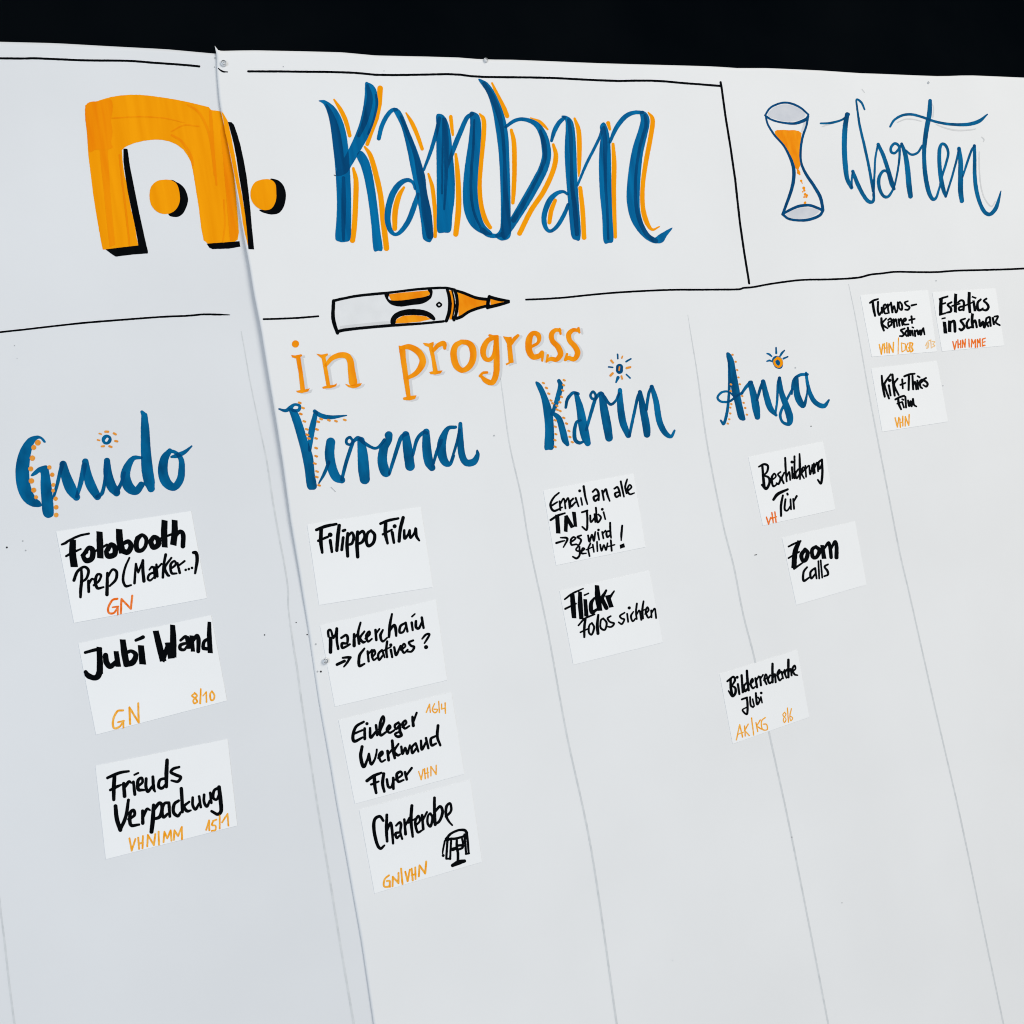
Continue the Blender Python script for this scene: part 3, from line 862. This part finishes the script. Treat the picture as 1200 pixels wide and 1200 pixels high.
frame('C1', 60, 590, 6)
card([(65.8, 623), (224, 599), (242.5, 701), (86.7, 730)], 'left', 'white card with thick black Fotobooth heading, topmost of three in leftmost column', [
('C1', 30, '''
75,288,12 100,278,16 130,258,14 200,226,14 265,212,12
-152,268,42 150,350,46 160,430,48
105,370,12 150,346,16 208,320,10
-212,365,10 245,340,30;240,342,26 265,312,28 292,330,36 286,385,36 248,402,34 226,372,28 240,342,26
-340,212,40 343,290,44 345,370,42
310,335,14 392,290,14
398,322,34 420,290,30 448,310,36 445,358,36 402,370,36 388,340,30 400,318,28
-478,195,42 482,262,46 498,335,44
498,332,36 538,342,36 562,300,34 542,268,30 505,282,24
608,245,34 640,222,22 668,250,26 662,300,24 635,330,26 604,325,32 598,280,34 608,245,32
702,262,34 722,236,28 750,252,34 752,290,36 718,308,34 700,275,34
-797,132,40 794,210,42 798,295,38
770,246,14 850,215,14
-868,130,38 868,200,42 860,278,42
866,236,24 905,198,26 928,222,30 926,300,30'''),
('C1', 16, '''
212,452,14 214,540,20 208,600,20 206,658,16;160,540,20 185,478,18 232,446,16 262,472,18 248,526,16 214,552,12
262,545,18 264,620,18;262,570,14 285,532,14 305,538,10
300,575,14 335,545,14 350,505,16 325,500,16 310,545,20 325,595,18 368,588,10
395,490,16 394,560,20 392,640,22;398,515,16 430,465,14 460,482,18 454,535,18 412,580,12
550,382,10 520,450,14 505,530,16 522,580,16 562,574,10
-596,425,14 590,490,14 586,560,16;-596,428,14 612,485,12 645,402,14;645,400,16 645,470,20 652,545,22
690,466,10 708,446,13 724,456,15;-724,450,16 729,522,16;722,484,11 690,500,14 680,528,15 696,541,13 724,518,10
740,430,14 746,512,16;744,458,12 775,425,12
805,360,18 790,440,16 785,520,16;845,382,12 800,450,16 818,500,18 830,508,12
838,462,12 875,430,14 866,405,14 840,430,16 846,488,16 882,492,10
888,420,14 904,488,16;898,436,12 938,405,12
.946,467,6;.968,461,6;.990,453,6
1000,345,18 1020,350,22 1026,400,22 1012,490,14'''),
], [('initials', 'C1', 13, '465,670,14 430,680,14 402,730,14 406,768,14 440,770,13 468,732,12;432,730,11 472,724,11;468,728,12 468,780,11;-490,772,13 494,672,13 560,740,13 570,648,13', 'red_pen')])

frame('C2', 80, 700, 6)
card([(91.7, 754), (247.5, 721), (266, 821), (112.5, 861)], 'left', 'white card with thick black words Jubi Wand, between two other cards', [
('C2', 30, '''
120,388,18 170,374,20 226,362,22
-218,362,34 222,450,40 222,520,42
222,520,42 208,555,40 180,566,34 140,550,36 122,525,24
262,408,34 268,455,38 295,486,34 335,455,28;338,390,32 350,475,36
-384,310,38 396,400,44 410,470,42;408,472,36 455,455,40 475,405,32 445,378,22 418,385,22
-512,352,40 522,455,44;-476,302,18 526,280,24
-618,248,38 640,340,42 664,435,42;-664,438,34 700,345,30;-700,330,34 722,415,42;-734,205,32 738,300,42 738,405,42
790,302,16 822,276,20 836,290,24;-836,284,30 850,352,28;830,322,16 790,335,22 788,362,22 815,368,18 838,340,14
868,278,26 876,372,26;878,302,22 904,270,24 916,300,28 914,380,24
-992,180,22 992,280,32 998,380,32;984,292,20 955,312,22 950,355,24 975,362,22'''),
], [('initials', 'C2', 14, '385,795,13 345,802,14 316,860,14 320,918,14 360,910,13 386,875,12;350,878,11 390,868,12;386,872,12 388,915,11;-435,890,13 430,775,14 495,880,13 492,745,12', 'orange_pen'),
    ('date', 'C2', 11, '890,675,11 870,692,11 895,712,11 906,735,11 885,745,11 880,722,11 905,692,11 888,672,10;-932,645,10 928,745,12;-948,692,8 970,665,9 972,735,11;1010,660,11 1028,690,11 1020,720,11 1002,720,11 998,680,11 1010,660,11', 'orange_pen')])

frame('C3', 100, 850, 6)
card([(111.7, 897.5), (266.7, 866), (278, 967.5), (124, 1007)], 'left', 'white card reading Friends Verpackung in two lines, lowest card of leftmost column', [
('C3', 20, '''
155,370,16 210,345,20 255,330,18 305,323,14;205,360,24 200,440,26 200,522,20;175,455,16 225,430,18 252,418,10
270,410,22 276,498,24;274,440,18 305,398,20 325,405,10
338,398,18 348,485,20;345,348,12 372,335,12
368,430,16 402,400,16 395,370,18 370,390,20 372,450,22 412,455,14
428,375,18 426,430,20 440,465,20 470,430,16;475,362,18 480,440,20 490,465,12
575,245,22 570,340,26 570,432,20;562,372,16 525,385,18 515,430,20 540,442,18 565,415,14
660,293,14 620,305,18 602,330,18 640,350,20 670,365,20 650,395,18 605,388,12
212,568,24 222,660,28 246,735,26;246,732,22 285,640,22 303,525,18
305,660,18 345,632,18 340,597,20 315,620,22 320,700,22 378,698,14
403,602,20 404,688,22;408,640,18 432,590,18 455,596,10
480,562,22 475,660,28 465,748,26;480,595,20 520,547,22 540,572,22 525,640,22 480,660,16
588,545,18 556,550,18 540,600,20 550,645,20 580,622,16;588,550,20 594,640,18
656,530,18 625,555,20 620,610,22 650,637,20 672,610,14
675,445,22 680,530,22 682,608,20;730,538,14 695,570,18 715,602,20 742,598,10
755,508,16 755,560,18 775,590,18 800,550,14;800,500,16 812,575,16
835,488,16 835,540,18 855,570,18 875,530,14;878,475,16 886,545,16
938,438,18 905,460,18 900,510,18 925,520,16 945,475,16
940,435,24 950,520,26 955,600,24 930,625,20 888,604,16'''),
], [('initials', 'C3', 12, '-310,795 326,880 352,800;-372,790 378,868;-405,778 402,865;-375,835 405,822;-435,850 440,772 482,842 492,765;-515,748 518,840;-550,820 556,748 576,795 600,738 606,810;-622,805 626,738 652,778 678,715 680,800', 'orange_pen'),
    ('date', 'C3', 11, '-850,735 870,668 872,738;900,672 890,700 915,706 915,735 890,742;-898,672 922,663;-945,635 945,725;-962,682 1000,622 1006,705', 'orange_pen')])

frame('C4', 350, 580, 6)
card([(360, 615), (493, 594), (507.5, 688), (374, 709)], 'right', 'white card with one written line above a blank lower half, highest in its column', [
('C4', 20, '''
125,245,18 190,220,20 265,205,16;158,245,24 156,330,24 166,405,16;138,322,16 205,295,14
222,320,20 234,400,16;.222,280,13
285,215,22 275,300,24 268,390,20
313,300,18 303,385,18;312,252,18 325,247,18
345,270,18 340,350,22 345,430,20;345,290,16 375,265,16 387,300,18 375,340,18 350,350,14
415,260,20 410,340,24 415,435,22;415,280,16 450,255,18 464,290,18 447,330,18 415,345,14
508,250,16 535,282,20 525,335,20 490,358,20 475,320,20 485,270,18 510,250,16
575,202,16 630,180,18 700,165,14;612,190,22 610,270,24 625,340,16;592,277,14 655,245,12
658,265,20 670,335,16;.675,220,11
735,160,22 715,240,22 706,325,20
742,250,16 745,305,18 768,280,14 780,248,14;780,250,16 786,300,16 812,270,14 822,235,14;824,240,18 828,290,18 848,320,12'''),
])

frame('C5', 360, 690, 6)
card([(375, 733), (511, 703), (524, 797), (392.5, 828)], 'right', 'white card reading Markerchain Creatives with arrow and question mark, beside a round pin', [
('C5', 16, '''
-165,350,24 164,445,22;150,335,14 148,298,16 165,290,12 178,330,14 185,345,12;-185,345,14 200,320,14 208,282,16;208,280,18 208,360,16 218,422,16
240,345,14 272,326,16 285,345,18 282,385,14;280,385,14 245,385,18 248,415,16 275,405,14 300,390,12
330,320,16 330,400,22;332,345,14 358,312,12
375,238,12 358,310,16 365,385,18;402,300,12 372,345,16 392,375,18 408,372,10
410,350,12 440,320,12 435,300,12 415,330,16 428,370,14 455,352,10
480,290,16 486,360,16;484,315,12 508,282,10
532,290,12 515,330,18 530,370,14 562,345,10
596,178,12 582,250,18 575,338,16;580,295,14 610,255,16 622,280,20 626,330,14
690,240,12 656,262,16 650,305,16 675,303,13 692,270,12;692,240,16 705,300,14
735,238,16 742,290,13;737,195,11 757,177,9
765,228,16 765,268,18 785,278,16 806,235,12;806,202,16 818,275,14
210,533,18 262,508,18;250,485,12 282,482,16 305,482,14;300,486,18 280,520,14 258,548,9
402,420,12 368,470,18 366,540,18 402,528,12
425,440,14 432,510,14;428,460,12 455,430,12
455,482,12 478,455,12 470,430,12 455,460,15 466,500,13 492,484,10
525,430,12 500,460,15 506,500,13 532,468,12;528,435,14 545,482,10
562,370,14 556,430,16 562,480,14;540,434,9 588,408,9
588,430,16 598,480,13;.588,395,8
612,412,14 626,465,16 656,400,11
660,430,11 690,405,11 680,387,13 665,415,15 680,450,13 707,428,10
745,363,12 715,377,14 730,400,15 752,410,15 735,440,13 705,442,10
808,352,9 835,322,14 860,320,13 842,355,13 825,382,10;.836,410,11'''),
])

frame('C6', 390, 800, 6)
card([(396.7, 844), (529, 811), (544, 907), (416, 942)], 'right', 'white card with three written lines starting Einleger and orange notes', [
('C6', 18, '''
218,275,14 165,308,18 142,370,20 152,412,20 210,385,12;152,358,14 208,334,12
224,322,16 225,395,18;.240,288,8
262,320,15 266,385,18 300,348,15;304,300,16 312,368,16
330,345,14 360,270,16 352,238,16 332,290,17 335,368,18 378,345,12
378,345,12 405,317,13 396,300,13 380,330,16 400,352,14 432,335,12
462,280,15 436,300,15 446,325,15 470,298,14;470,290,16 472,340,19 482,370,19 455,380,17 438,360,13 475,343,12
490,312,12 516,285,13 510,266,13 490,290,17 506,322,14 538,305,11
560,240,14 566,302,20;566,275,14 590,212,12
206,450,18 196,520,22 216,590,22 240,550,15 254,500,14;254,502,15 268,572,17 292,545,14 306,500,12 310,470,11
320,530,13 350,502,13 345,485,15 325,512,17 340,555,13 368,543,11
385,480,17 393,545,18;390,505,13 415,472,12
418,408,17 425,480,20 436,530,16;462,430,12 432,480,16 455,510,17 474,504,11
482,450,14 490,500,16 510,458,13 524,500,15 542,440,12
582,425,13 556,455,15 560,495,15 588,462,13;585,430,15 602,485,12
620,408,14 626,470,16 655,420,13;655,390,15 672,460,15
740,302,18 735,380,18 756,440,14;722,376,13 690,395,17 695,440,17 726,428,13
240,690,20 290,654,20 342,634,14;292,660,22 295,720,22 305,775,16;270,716,14 322,695,11
358,640,19 350,710,20 362,765,16
380,680,15 390,730,17 412,733,15 425,690,13;425,670,17 426,745,17
440,682,13 486,650,13 476,626,15 450,645,19 460,695,17 498,684,11
508,630,17 520,680,16;514,655,14 555,600,14'''),
], [('date', 'C6', 8, '-658,208 680,152 686,208;715,148 700,190 720,212 736,190 712,186;-745,132 750,210;-765,150 765,185 792,178;-790,142 792,215', 'orange_pen'),
    ('initials', 'C6', 8, '-604,625 622,682 635,610;-645,605 650,675;-665,600 670,670;-645,640 672,632;-690,655 690,590 727,645 727,580', 'orange_pen')])

frame('C7', 400, 900, 6)
card([(421, 949), (551, 914), (565, 1010), (439, 1047)], 'right', 'white card reading Charterobe with a small black coat rack sketch, lowest in its column', [
('C7', 18, '''
295,370,16 270,340,18 235,362,20 229,430,22 250,530,20 275,566,18 302,545,12
320,330,17 317,430,20 322,515,17;320,442,15 345,385,16 356,430,18 364,530,14
385,405,12 410,382,15 420,400,18 415,450,14 428,498,13;412,452,14 382,460,17 390,492,15 415,470,12
443,362,15 452,465,18;450,405,13 478,350,12
496,265,19 490,370,21 502,482,14;470,386,11 522,356,11
525,402,13 552,372,13 542,337,15 520,380,17 536,450,15 568,438,11
568,332,16 576,430,17;574,365,13 602,310,12
625,320,15 642,350,17 627,410,16 606,385,15 610,335,13 628,320,13
655,210,17 655,300,19 660,398,19;660,305,15 695,270,17 712,310,19 692,370,17 660,395,15
736,342,15 772,300,15 765,250,15 740,270,17 736,330,17 756,375,13 780,402,9'''),
]) 
on_card = [o for o in C.objects if o.name.startswith('task_card')][-1]
ink('coat_rack_sketch', on_card, h_card(h_right), 0.00010, M['black'], parse('C7', 12, thick=1.22, above=0, text='''
736,500,14 770,462,13 825,437,12 868,438,15 880,455,14
742,510,12 770,498,13 800,497,13 850,484,12 876,466,11
746,510,12 742,570,12 738,638,11;772,510,11 765,640,11;738,638,10 768,638,9
728,512,10 716,570,9 712,600,7;.716,615,8
866,468,12 872,540,12 878,602,11;882,452,13 890,530,12 896,600,10;875,604,10 898,600,10
812,508,12 812,560,14 820,600,14 820,655,14;850,500,11 855,530,10 850,548,10
785,572,20 812,562,16;822,545,13 852,545,14 850,562,13 826,572,12
782,685,18 825,664,26 866,654,18'''), res=0.2)
ink('initials', on_card, h_card(h_right), 0.00010, M['orange_pen'], parse('C7', 11, '335,755 305,782 300,830 335,832 340,795 320,795;-340,795 342,835;-360,832 362,765 402,810 402,738;-420,708 430,815;-450,730 466,795 482,715;-495,708 502,790;-520,700 522,780;-495,755 520,745;-545,762 550,685 590,742 597,658'), res=0.2)

frame('C8', 620, 540, 6)
card([(636.7, 575), (742.5, 555), (756.7, 641), (651.7, 662.5)], 'right', 'white card densely written in four lines starting Email an alle, with exclamation mark', [
('C8', 12, '''
210,225,9 172,260,12 150,310,14 175,352,14 232,328,9;152,320,12 198,290,9
214,285,10 220,345,12;220,302,10 245,266,10 256,335,10;256,292,10 275,262,10 286,332,11
310,266,12 290,290,12 295,322,12 325,292,11;328,262,12 348,320,9
365,262,10 374,310,9;.356,211,7
384,180,14 395,250,12 410,305,9
448,218,12 470,200,12 488,225,14 490,275,13;490,238,10 455,255,14 465,282,13 490,260,10;514,210,12 526,275,11;520,228,10 540,200,12 550,235,13 567,282,9
600,196,11 622,185,12 635,215,12 642,247,9;635,218,10 605,230,13 615,255,12 640,236,10;645,145,12 655,195,12 667,252,9;690,130,9 676,182,12 686,228,10;690,215,10 720,186,10 706,170,10 690,205,12 708,235,11 740,226,7
152,416,13 200,386,14 252,368,9;-198,390,26 205,500,28
-262,400,26 258,490,22;-262,392,22 302,462,24;-316,368,24 326,456,20
372,362,11 410,350,12;407,355,13 410,420,13 405,485,12 374,464,10;430,385,11 435,430,12 460,402,10;460,375,10 466,430,10;470,330,11 480,430,12 506,400,11 488,377,10;524,362,11 536,410,9;.515,341,7
192,578,13 225,568,11 250,562,7;222,540,7 262,542,13 268,558,13 242,607,7
290,575,9 326,548,10 312,536,10 294,556,11 298,590,11 326,588,9;366,524,9 340,536,11 366,556,11 350,592,11 330,585,7
415,525,10 425,567,12 442,520,10 456,562,12 466,500,9;484,505,11 493,555,9;.488,486,6;514,500,10 523,545,10;516,515,9 538,490,9;570,435,11 572,500,12 577,542,9;568,492,10 545,502,12 550,536,12 572,520,9
346,600,9 330,625,10 350,635,9 356,605,9;354,605,10 356,660,12 335,686,12 308,674,9;364,642,8 390,620,9 376,615,9 370,650,11 402,650,7;432,580,9 416,620,10 426,670,9;402,626,7 442,608,7;448,590,10 456,640,9;478,570,10 481,635,9;500,590,10 510,632,10 526,592,9 541,627,10 552,580,9;575,558,10 581,632,11;558,602,7 602,590,7
655,456,11 650,510,14 648,560,7;648,602,24 662,597,26'''),
])

frame('C9', 640, 650, 7.5)
card([(655.7, 692.7), (761, 668.7), (777, 752.7), (672, 779)], 'right', 'white card with a bold black word over Fotos sichten and blank lower third', [
('C9', 14, '''
164,392,12 230,342,14 325,298,9;-230,358,36 238,450,42 245,545,36;168,476,14 262,430,12
-298,335,28 300,440,40 310,555,34
-344,402,28 354,530,34;338,356,12 372,340,11
424,380,14 395,430,32 402,505,32 450,478,16
-448,282,34 455,380,48 470,478,40;-528,315,16 488,385,34 530,468,34
-542,370,38 570,450,36;560,375,22 598,320,10
284,622,11 340,562,14 427,524,10;345,567,18 336,640,20 336,724,16;302,682,12 372,650,10
402,600,13 422,640,16 402,700,15 376,682,15 380,622,13 404,600,12
458,530,16 450,620,24 456,692,24
502,560,13 532,600,16 516,660,14 480,642,15 480,580,13 502,560,13
568,540,11 540,560,14 560,590,14 597,605,14 572,635,13 532,630,10
690,510,11 650,537,14 662,560,13 687,570,14 666,610,13 638,594,10;712,520,13 721,590,13;.731,468,10;767,502,10 746,540,15 760,585,13 787,560,10;798,430,14 790,500,14 796,565,13;796,525,11 820,492,13 837,572,15;856,410,13 846,490,17 852,560,13;832,500,9 882,475,9;870,522,11 900,490,13 890,462,13 875,500,15 896,552,13 922,540,10;924,490,13 926,550,13;926,515,11 955,475,13 967,557,13'''),
])

frame('CA', 860, 500, 1200 / 220)
card([(877, 535.7), (964.5, 517.4), (979, 597), (894, 616)], 'right', 'white card with thin tall writing over the word Tür and tiny orange-red letters', [
('AN', 10, '''
378,856,8 410,840,12 435,850,12 432,885,11 408,912,8;-400,848,12 406,920,14 412,985,18;408,912,9 440,925,12 446,960,14 425,996,16 398,972,11
455,945,8 486,920,9 476,900,9 460,930,13 470,980,11 497,965,7
516,890,9 500,905,9 516,930,11 505,965,11 490,960,7
540,895,9 525,930,11 537,962,9;546,800,11 550,880,11 556,950,9;555,920,8 572,890,9 579,940,9
590,860,11 593,930,9;.590,826,7;606,790,11 606,930,9
638,775,9 640,850,13 641,935,9;630,872,9 612,900,11 620,930,10 640,900,9
650,900,8 671,870,9 660,860,9 650,895,11 667,930,7
675,850,9 680,920,9;678,870,8 695,848,7;700,850,9 706,905,9 720,850,8;720,845,9 727,900,9;730,835,9 736,895,9;735,862,8 750,830,9 757,885,9
782,810,11 760,830,11 766,870,10 784,832,10;782,815,11 784,900,13 775,962,13 755,940,9
472,1066,14 500,1030,18 562,1001,12;532,1040,11 520,1100,13 520,1170,11;548,1064,10 543,1125,11 560,1136,9 578,1110,8;580,1064,9 584,1128,9;560,1028,12 562,1034,12;598,1062,10 603,1125,10;600,1080,9 620,1044,11'''),
], [('initials', 'CA', 8, '-208,578 222,622 236,580;-243,550 252,612;-262,545 270,610;-243,586 272,576', 'red_pen')])

card([(916.5, 630.5), (1002, 611), (1015.5, 685), (933.3, 709)], 'right', 'white card with a bold four-letter word over thin word calls', [
('CA', 10, '''
350,766,9 390,746,10 427,731,9;-415,738,22 392,800,30 384,895,30;350,840,9 417,800,9;385,908,12 442,868,8
455,785,22 472,808,24 460,850,24 440,855,22 432,820,24 455,785,22
525,767,18 547,792,24 530,832,22 505,832,22 500,787,22 525,767,18
-566,765,22 576,835,26;580,775,12 605,742,18 616,780,20 622,835,20;622,780,12 645,736,18 656,760,22 656,835,24
468,898,9 446,930,12 446,985,13 482,964,9;516,905,10 490,930,12 495,970,11 522,940,9;520,905,11 529,970,9;540,860,9 546,970,9;555,855,9 565,965,9;602,880,9 580,895,11 597,920,13 602,945,11 578,956,9'''),
])

frame('CB', 830, 740, 1200 / 140)
card([(843.4, 790), (934.4, 761.6), (948.4, 840.3), (858.6, 871.8)], 'right', 'white card reading Bilderrecherche, sitting across a pencil column line', [
('CB', 18, '''
192,500,16 250,456,18 268,490,20 238,545,14;-225,480,22 226,560,24 240,640,22;238,545,15 272,570,20 272,620,22 242,650,18 204,598,12
298,530,20 313,628,18;.291,460,10;335,440,20 347,610,20
388,395,20 395,500,24 406,590,20;383,516,15 360,550,18 370,600,19 396,572,15
420,532,13 450,500,15 441,476,15 425,520,19 446,570,17 472,554,12
474,470,19 490,560,20;482,495,13 507,450,14
520,455,17 530,540,19;525,475,13 550,436,14
558,490,13 590,460,13 577,432,15 565,480,19 586,530,15
622,440,15 600,480,19 616,520,17 642,500,13;645,325,20 645,420,22 646,510,20;650,465,15 670,430,17 677,510,17
695,440,13 720,410,15 712,386,15 695,430,19 716,490,17 742,470,12
738,405,17 750,470,17;745,425,12 768,385,13;792,380,15 770,420,17 786,465,15;805,285,22 805,380,22 806,460,19;806,412,15 826,375,15 837,440,17;846,402,13 876,375,13 867,342,15 845,380,19 866,430,17 897,440,11
338,682,16 390,663,16;388,670,18 395,740,20 388,830,17 344,790,14 384,762,10;420,660,15 426,740,17 450,760,15;446,680,13 462,750,12;478,620,17 490,730,19 517,690,15 500,662,13;528,660,15 541,715,12;.532,618,9'''),
], [('initials', 'CB', 11, '-283,1088 316,935 346,1062;-300,1032 352,1012;-365,950 372,1050;-402,930 366,995 412,1045;-435,870 457,1040;-480,915 497,1005;-522,890 486,950 532,980;572,865 535,902 545,982 592,985 587,935 555,930', 'orange_pen'),
    ('date', 'CB', 9, '766,810 750,840 781,880 765,915 755,880 780,835 766,810;-795,768 806,910;836,775 820,850 830,895 849,870 825,850', 'orange_pen')])

frame('CC', 1000, 330, 12)
card([(1008, 346), (1087.5, 340), (1098, 412), (1021.7, 418)], 'right', 'white card ending kanne + Schirm with pale yellow-orange notes, left of a neighbouring card', [
('CC', 22, '''
235,297,22 285,265,26 347,245,20;272,275,28 285,380,32 307,480,24
348,285,24 345,400,26 365,468,24 395,420,20;398,365,20 405,440,22
425,400,18 465,357,20 450,320,20 425,350,24 440,440,22 482,445,16
485,320,20 490,400,24 500,440,18;495,345,18 522,310,16
530,295,22 550,430,26;555,400,18 575,345,18 598,430,24 620,400,18 625,290,18
655,287,20 685,330,24 680,395,24 645,370,22 640,305,20 655,287,18
767,275,18 725,292,22 745,330,22 790,360,24 770,395,24 730,395,18
820,335,24 885,320,20
395,515,26 400,600,28 430,688,22;462,520,18 405,590,24 440,630,24 482,655,18
490,540,18 520,518,20 535,540,22 540,610,18;535,560,16 492,575,22 500,632,22 535,600,18
565,530,24 575,640,26;580,562,18 600,530,20 617,625,20
635,530,22 650,620,24;650,560,18 670,522,20 692,610,20
700,570,18 740,542,20 730,517,20 700,545,22 715,600,22 778,600,18
788,542,22 862,524,20;818,488,22 826,582,20
722,660,20 670,682,24 690,710,24 710,740,26 690,765,24 655,765,18
747,690,20 730,730,24 752,765,20;768,650,26 775,760,26;780,712,18 800,690,22 806,755,22
828,690,22 840,760,20;828,640,16 845,648,16
862,690,22 870,765,24;870,712,16 897,680,16
905,690,22 915,740,26 940,685,22 950,745,26 965,690,24 985,655,20;985,665,22 1002,742,18'''),
], [('initials', 'CC', 17, '-365,885 395,1020 415,880;-435,870 440,1000;-470,860 475,1000;-435,940 475,930;-505,1000 502,870 560,995 565,855;-635,790,11 630,1015,11;-675,860,12 685,990,12 730,960,12 735,880,12 675,860,12;772,865,14 747,920,14 765,985,15 792,960,16 775,925,14;795,860,18 800,980,18 837,965,20 820,920,20 835,872,18 795,857,16', 'orange_pen'),
    ('date', 'CC', 11, '-1018,900 1036,858 1042,930;1078,825 1050,840 1062,880 1050,930 1030,935;-1090,820 1096,935;1108,840 1147,850 1120,880 1147,900 1112,920', 'orange_dry')])

frame('CD', 1090, 330, 12)
card([(1092.5, 342.5), (1166.7, 338), (1176.7, 405), (1104, 411.7)], 'right', 'white card with bold words ending in schwarz and orange-red initials, rightmost card', [
('CD', 24, '''
132,247,24 190,225,24 247,208,20;-155,255,42 150,350,44 150,448,42;150,322,20 217,300,18;135,466,22 212,445,20
300,290,22 248,325,26 290,372,30 290,420,28 235,436,22
-360,185,36 355,300,40 356,420,36;310,342,20 420,310,16
392,292,20 438,262,24 474,290,28 470,400,28;470,345,20 412,362,26 412,400,24 465,390,22
-550,160,36 548,300,40 560,430,34;480,342,18 602,290,16
-612,275,28 630,405,32;594,213,18 642,232,18
712,250,24 668,300,30 672,388,34 710,400,28 742,376,20
792,240,22 756,270,24 800,310,28 820,360,32 790,402,28 740,396,20
-202,580,42 215,712,46;168,521,16 210,511,16
-275,565,44 275,692,44;280,585,24 330,552,30 346,600,36 350,698,36
492,520,20 430,547,26 460,590,30 480,640,30 442,680,32 412,665,24
547,530,22 515,590,28 530,650,30 572,640,22;-596,460,34 590,550,36 600,645,32;605,585,20 635,547,26 656,640,26
692,540,26 705,622,32 742,565,26 765,640,32 792,515,22
798,512,20 838,500,24 846,560,26 852,622,24;842,560,20 802,590,26 818,628,24
-882,510,26 896,600,26;905,492,18 955,490,22 922,570,22 978,612,20'''),
], [('initials', 'CD', 16, '-320,845 345,950 370,842;-390,820 396,930;-430,830 432,930;-390,890 430,872;-455,925 457,822 490,922 496,810;-545,810 550,920;-580,920 586,812 610,872 636,815 637,925;-665,920 666,812 686,862 702,800 706,910;-776,795 735,810 736,905 772,895;-735,856 772,845', 'red_pen')])

frame('CE', 1015, 420, 12)
card([(1021, 431.7), (1098, 423), (1111, 494), (1034, 506)], 'right', 'white card with two words joined by a plus sign over the word Film', [
('CE', 22, '''
220,245,22 232,380,28 262,537,24;347,224,20 272,330,26 262,390,24 322,562,24
320,380,26 344,520,22;.331,308,17
370,228,26 385,400,28 402,522,24;442,285,22 392,370,26 457,515,22
482,372,22 552,345,20;508,295,22 516,422,20
538,252,24 610,225,26 682,215,20;602,255,28 598,442,24
652,245,24 662,432,26;662,385,18 688,330,22 706,435,20
720,312,22 732,430,20;726,250,20 752,265,20
760,352,18 796,317,20 786,297,20 756,330,24 766,400,24 792,420,16
842,275,22 805,300,24 845,330,26 865,362,26 845,395,24 803,373,18
412,577,22 480,542,26 537,525,20;452,572,26 460,640,30 492,715,22;438,637,18 507,610,16
510,622,22 532,690,20;507,574,18 524,583,18
552,540,22 562,690,22
590,592,22 606,670,24 626,602,22 640,672,24 658,580,20;660,570,22 672,650,22 707,676,18'''),
], [('initials', 'CE', 16, '-408,835 440,965 462,830;-475,850 482,970;-515,815 517,950;-475,910 515,890;-550,950 552,820 600,942 606,790', 'orange_pen')])

# ------------------------------------------------------------------ pins
def lathe(profile, n=28):
    V, F = [], []
    for r, y in profile:
        for k in range(n):
            a = 2 * math.pi * k / n
            V.append((r * math.cos(a), y, r * math.sin(a)))
    for j in range(len(profile) - 1):
        for k in range(n):
            F.append((j * n + k, j * n + (k + 1) % n, (j + 1) * n + (k + 1) % n, (j + 1) * n + k))
    F.append(tuple(range(n)))
    F.append(tuple(reversed(range((len(profile) - 1) * n, len(profile) * n))))
    return np.array(V), F

def make_pin():
    root = bpy.data.objects.new('push_pin', None)
    root.empty_display_size = 0.01
    C.objects.link(root)
    root['origin_xyz'] = [0.0, 0.0, 0.0]
    r = 0.0029
    V, F = lathe([(r * 0.55, -0.0002), (r * 0.95, -0.0004), (r, -0.0009), (r * 0.94, -0.0015), (r * 0.78, -0.0018), (r * 0.64, -0.0013),
                  (r * 0.5, -0.0012), (r * 0.3, -0.0019), (r * 0.05, -0.0023)])
    new_mesh('pin_head', V, F, M['pinhead'], root, smooth=True)
    V, F = lathe([(0.0004, 0.0030), (0.0005, 0.0), (0.0005, -0.0004)], 12)
    new_mesh('needle', V, F, M['metal'], root)
    V, F = lathe([(r * 0.74, -0.00125), (r * 0.78, -0.0019), (r * 0.70, -0.0020), (r * 0.64, -0.00128)], 28)
    new_mesh('rim', V, F, M['metal'], root)
    return root

pin0 = make_pin()
PINS = [((262, 74.5), 'round clear pin in the top left corner of the wider sheet', 1.0, 1.0),
        ((569, 71), 'small clear pin breaking the top edge above the blue title', 0.80, 1.0),
        ((1087.5, 97), 'tiny pin near the top edge above the word with the long crossbar', 0.5, 1.0),
        ((381, 774.5), 'round clear pin at sheet edge left of a card with an arrow', 0.92, 1.0)]
for i, (px, lab, s, _) in enumerate(PINS):
    if i == 0:
        p = pin0
    else:
        p = pin0.copy()
        C.objects.link(p)
        for ch in list(pin0.children):
            c = ch.copy()
            C.objects.link(c)
            c.parent = p
    q = drape([px], h_right, 0.0)[0]
    p.location = q + np.array([0, -0.0006 if i == 3 else -0.0002, 0])
    p.scale = (s, s, s)
    tag(p, lab, 'push pin', 'pins holding the sheets')

for o in C.objects:
    if 'origin_xyz' in o:
        del o['origin_xyz']
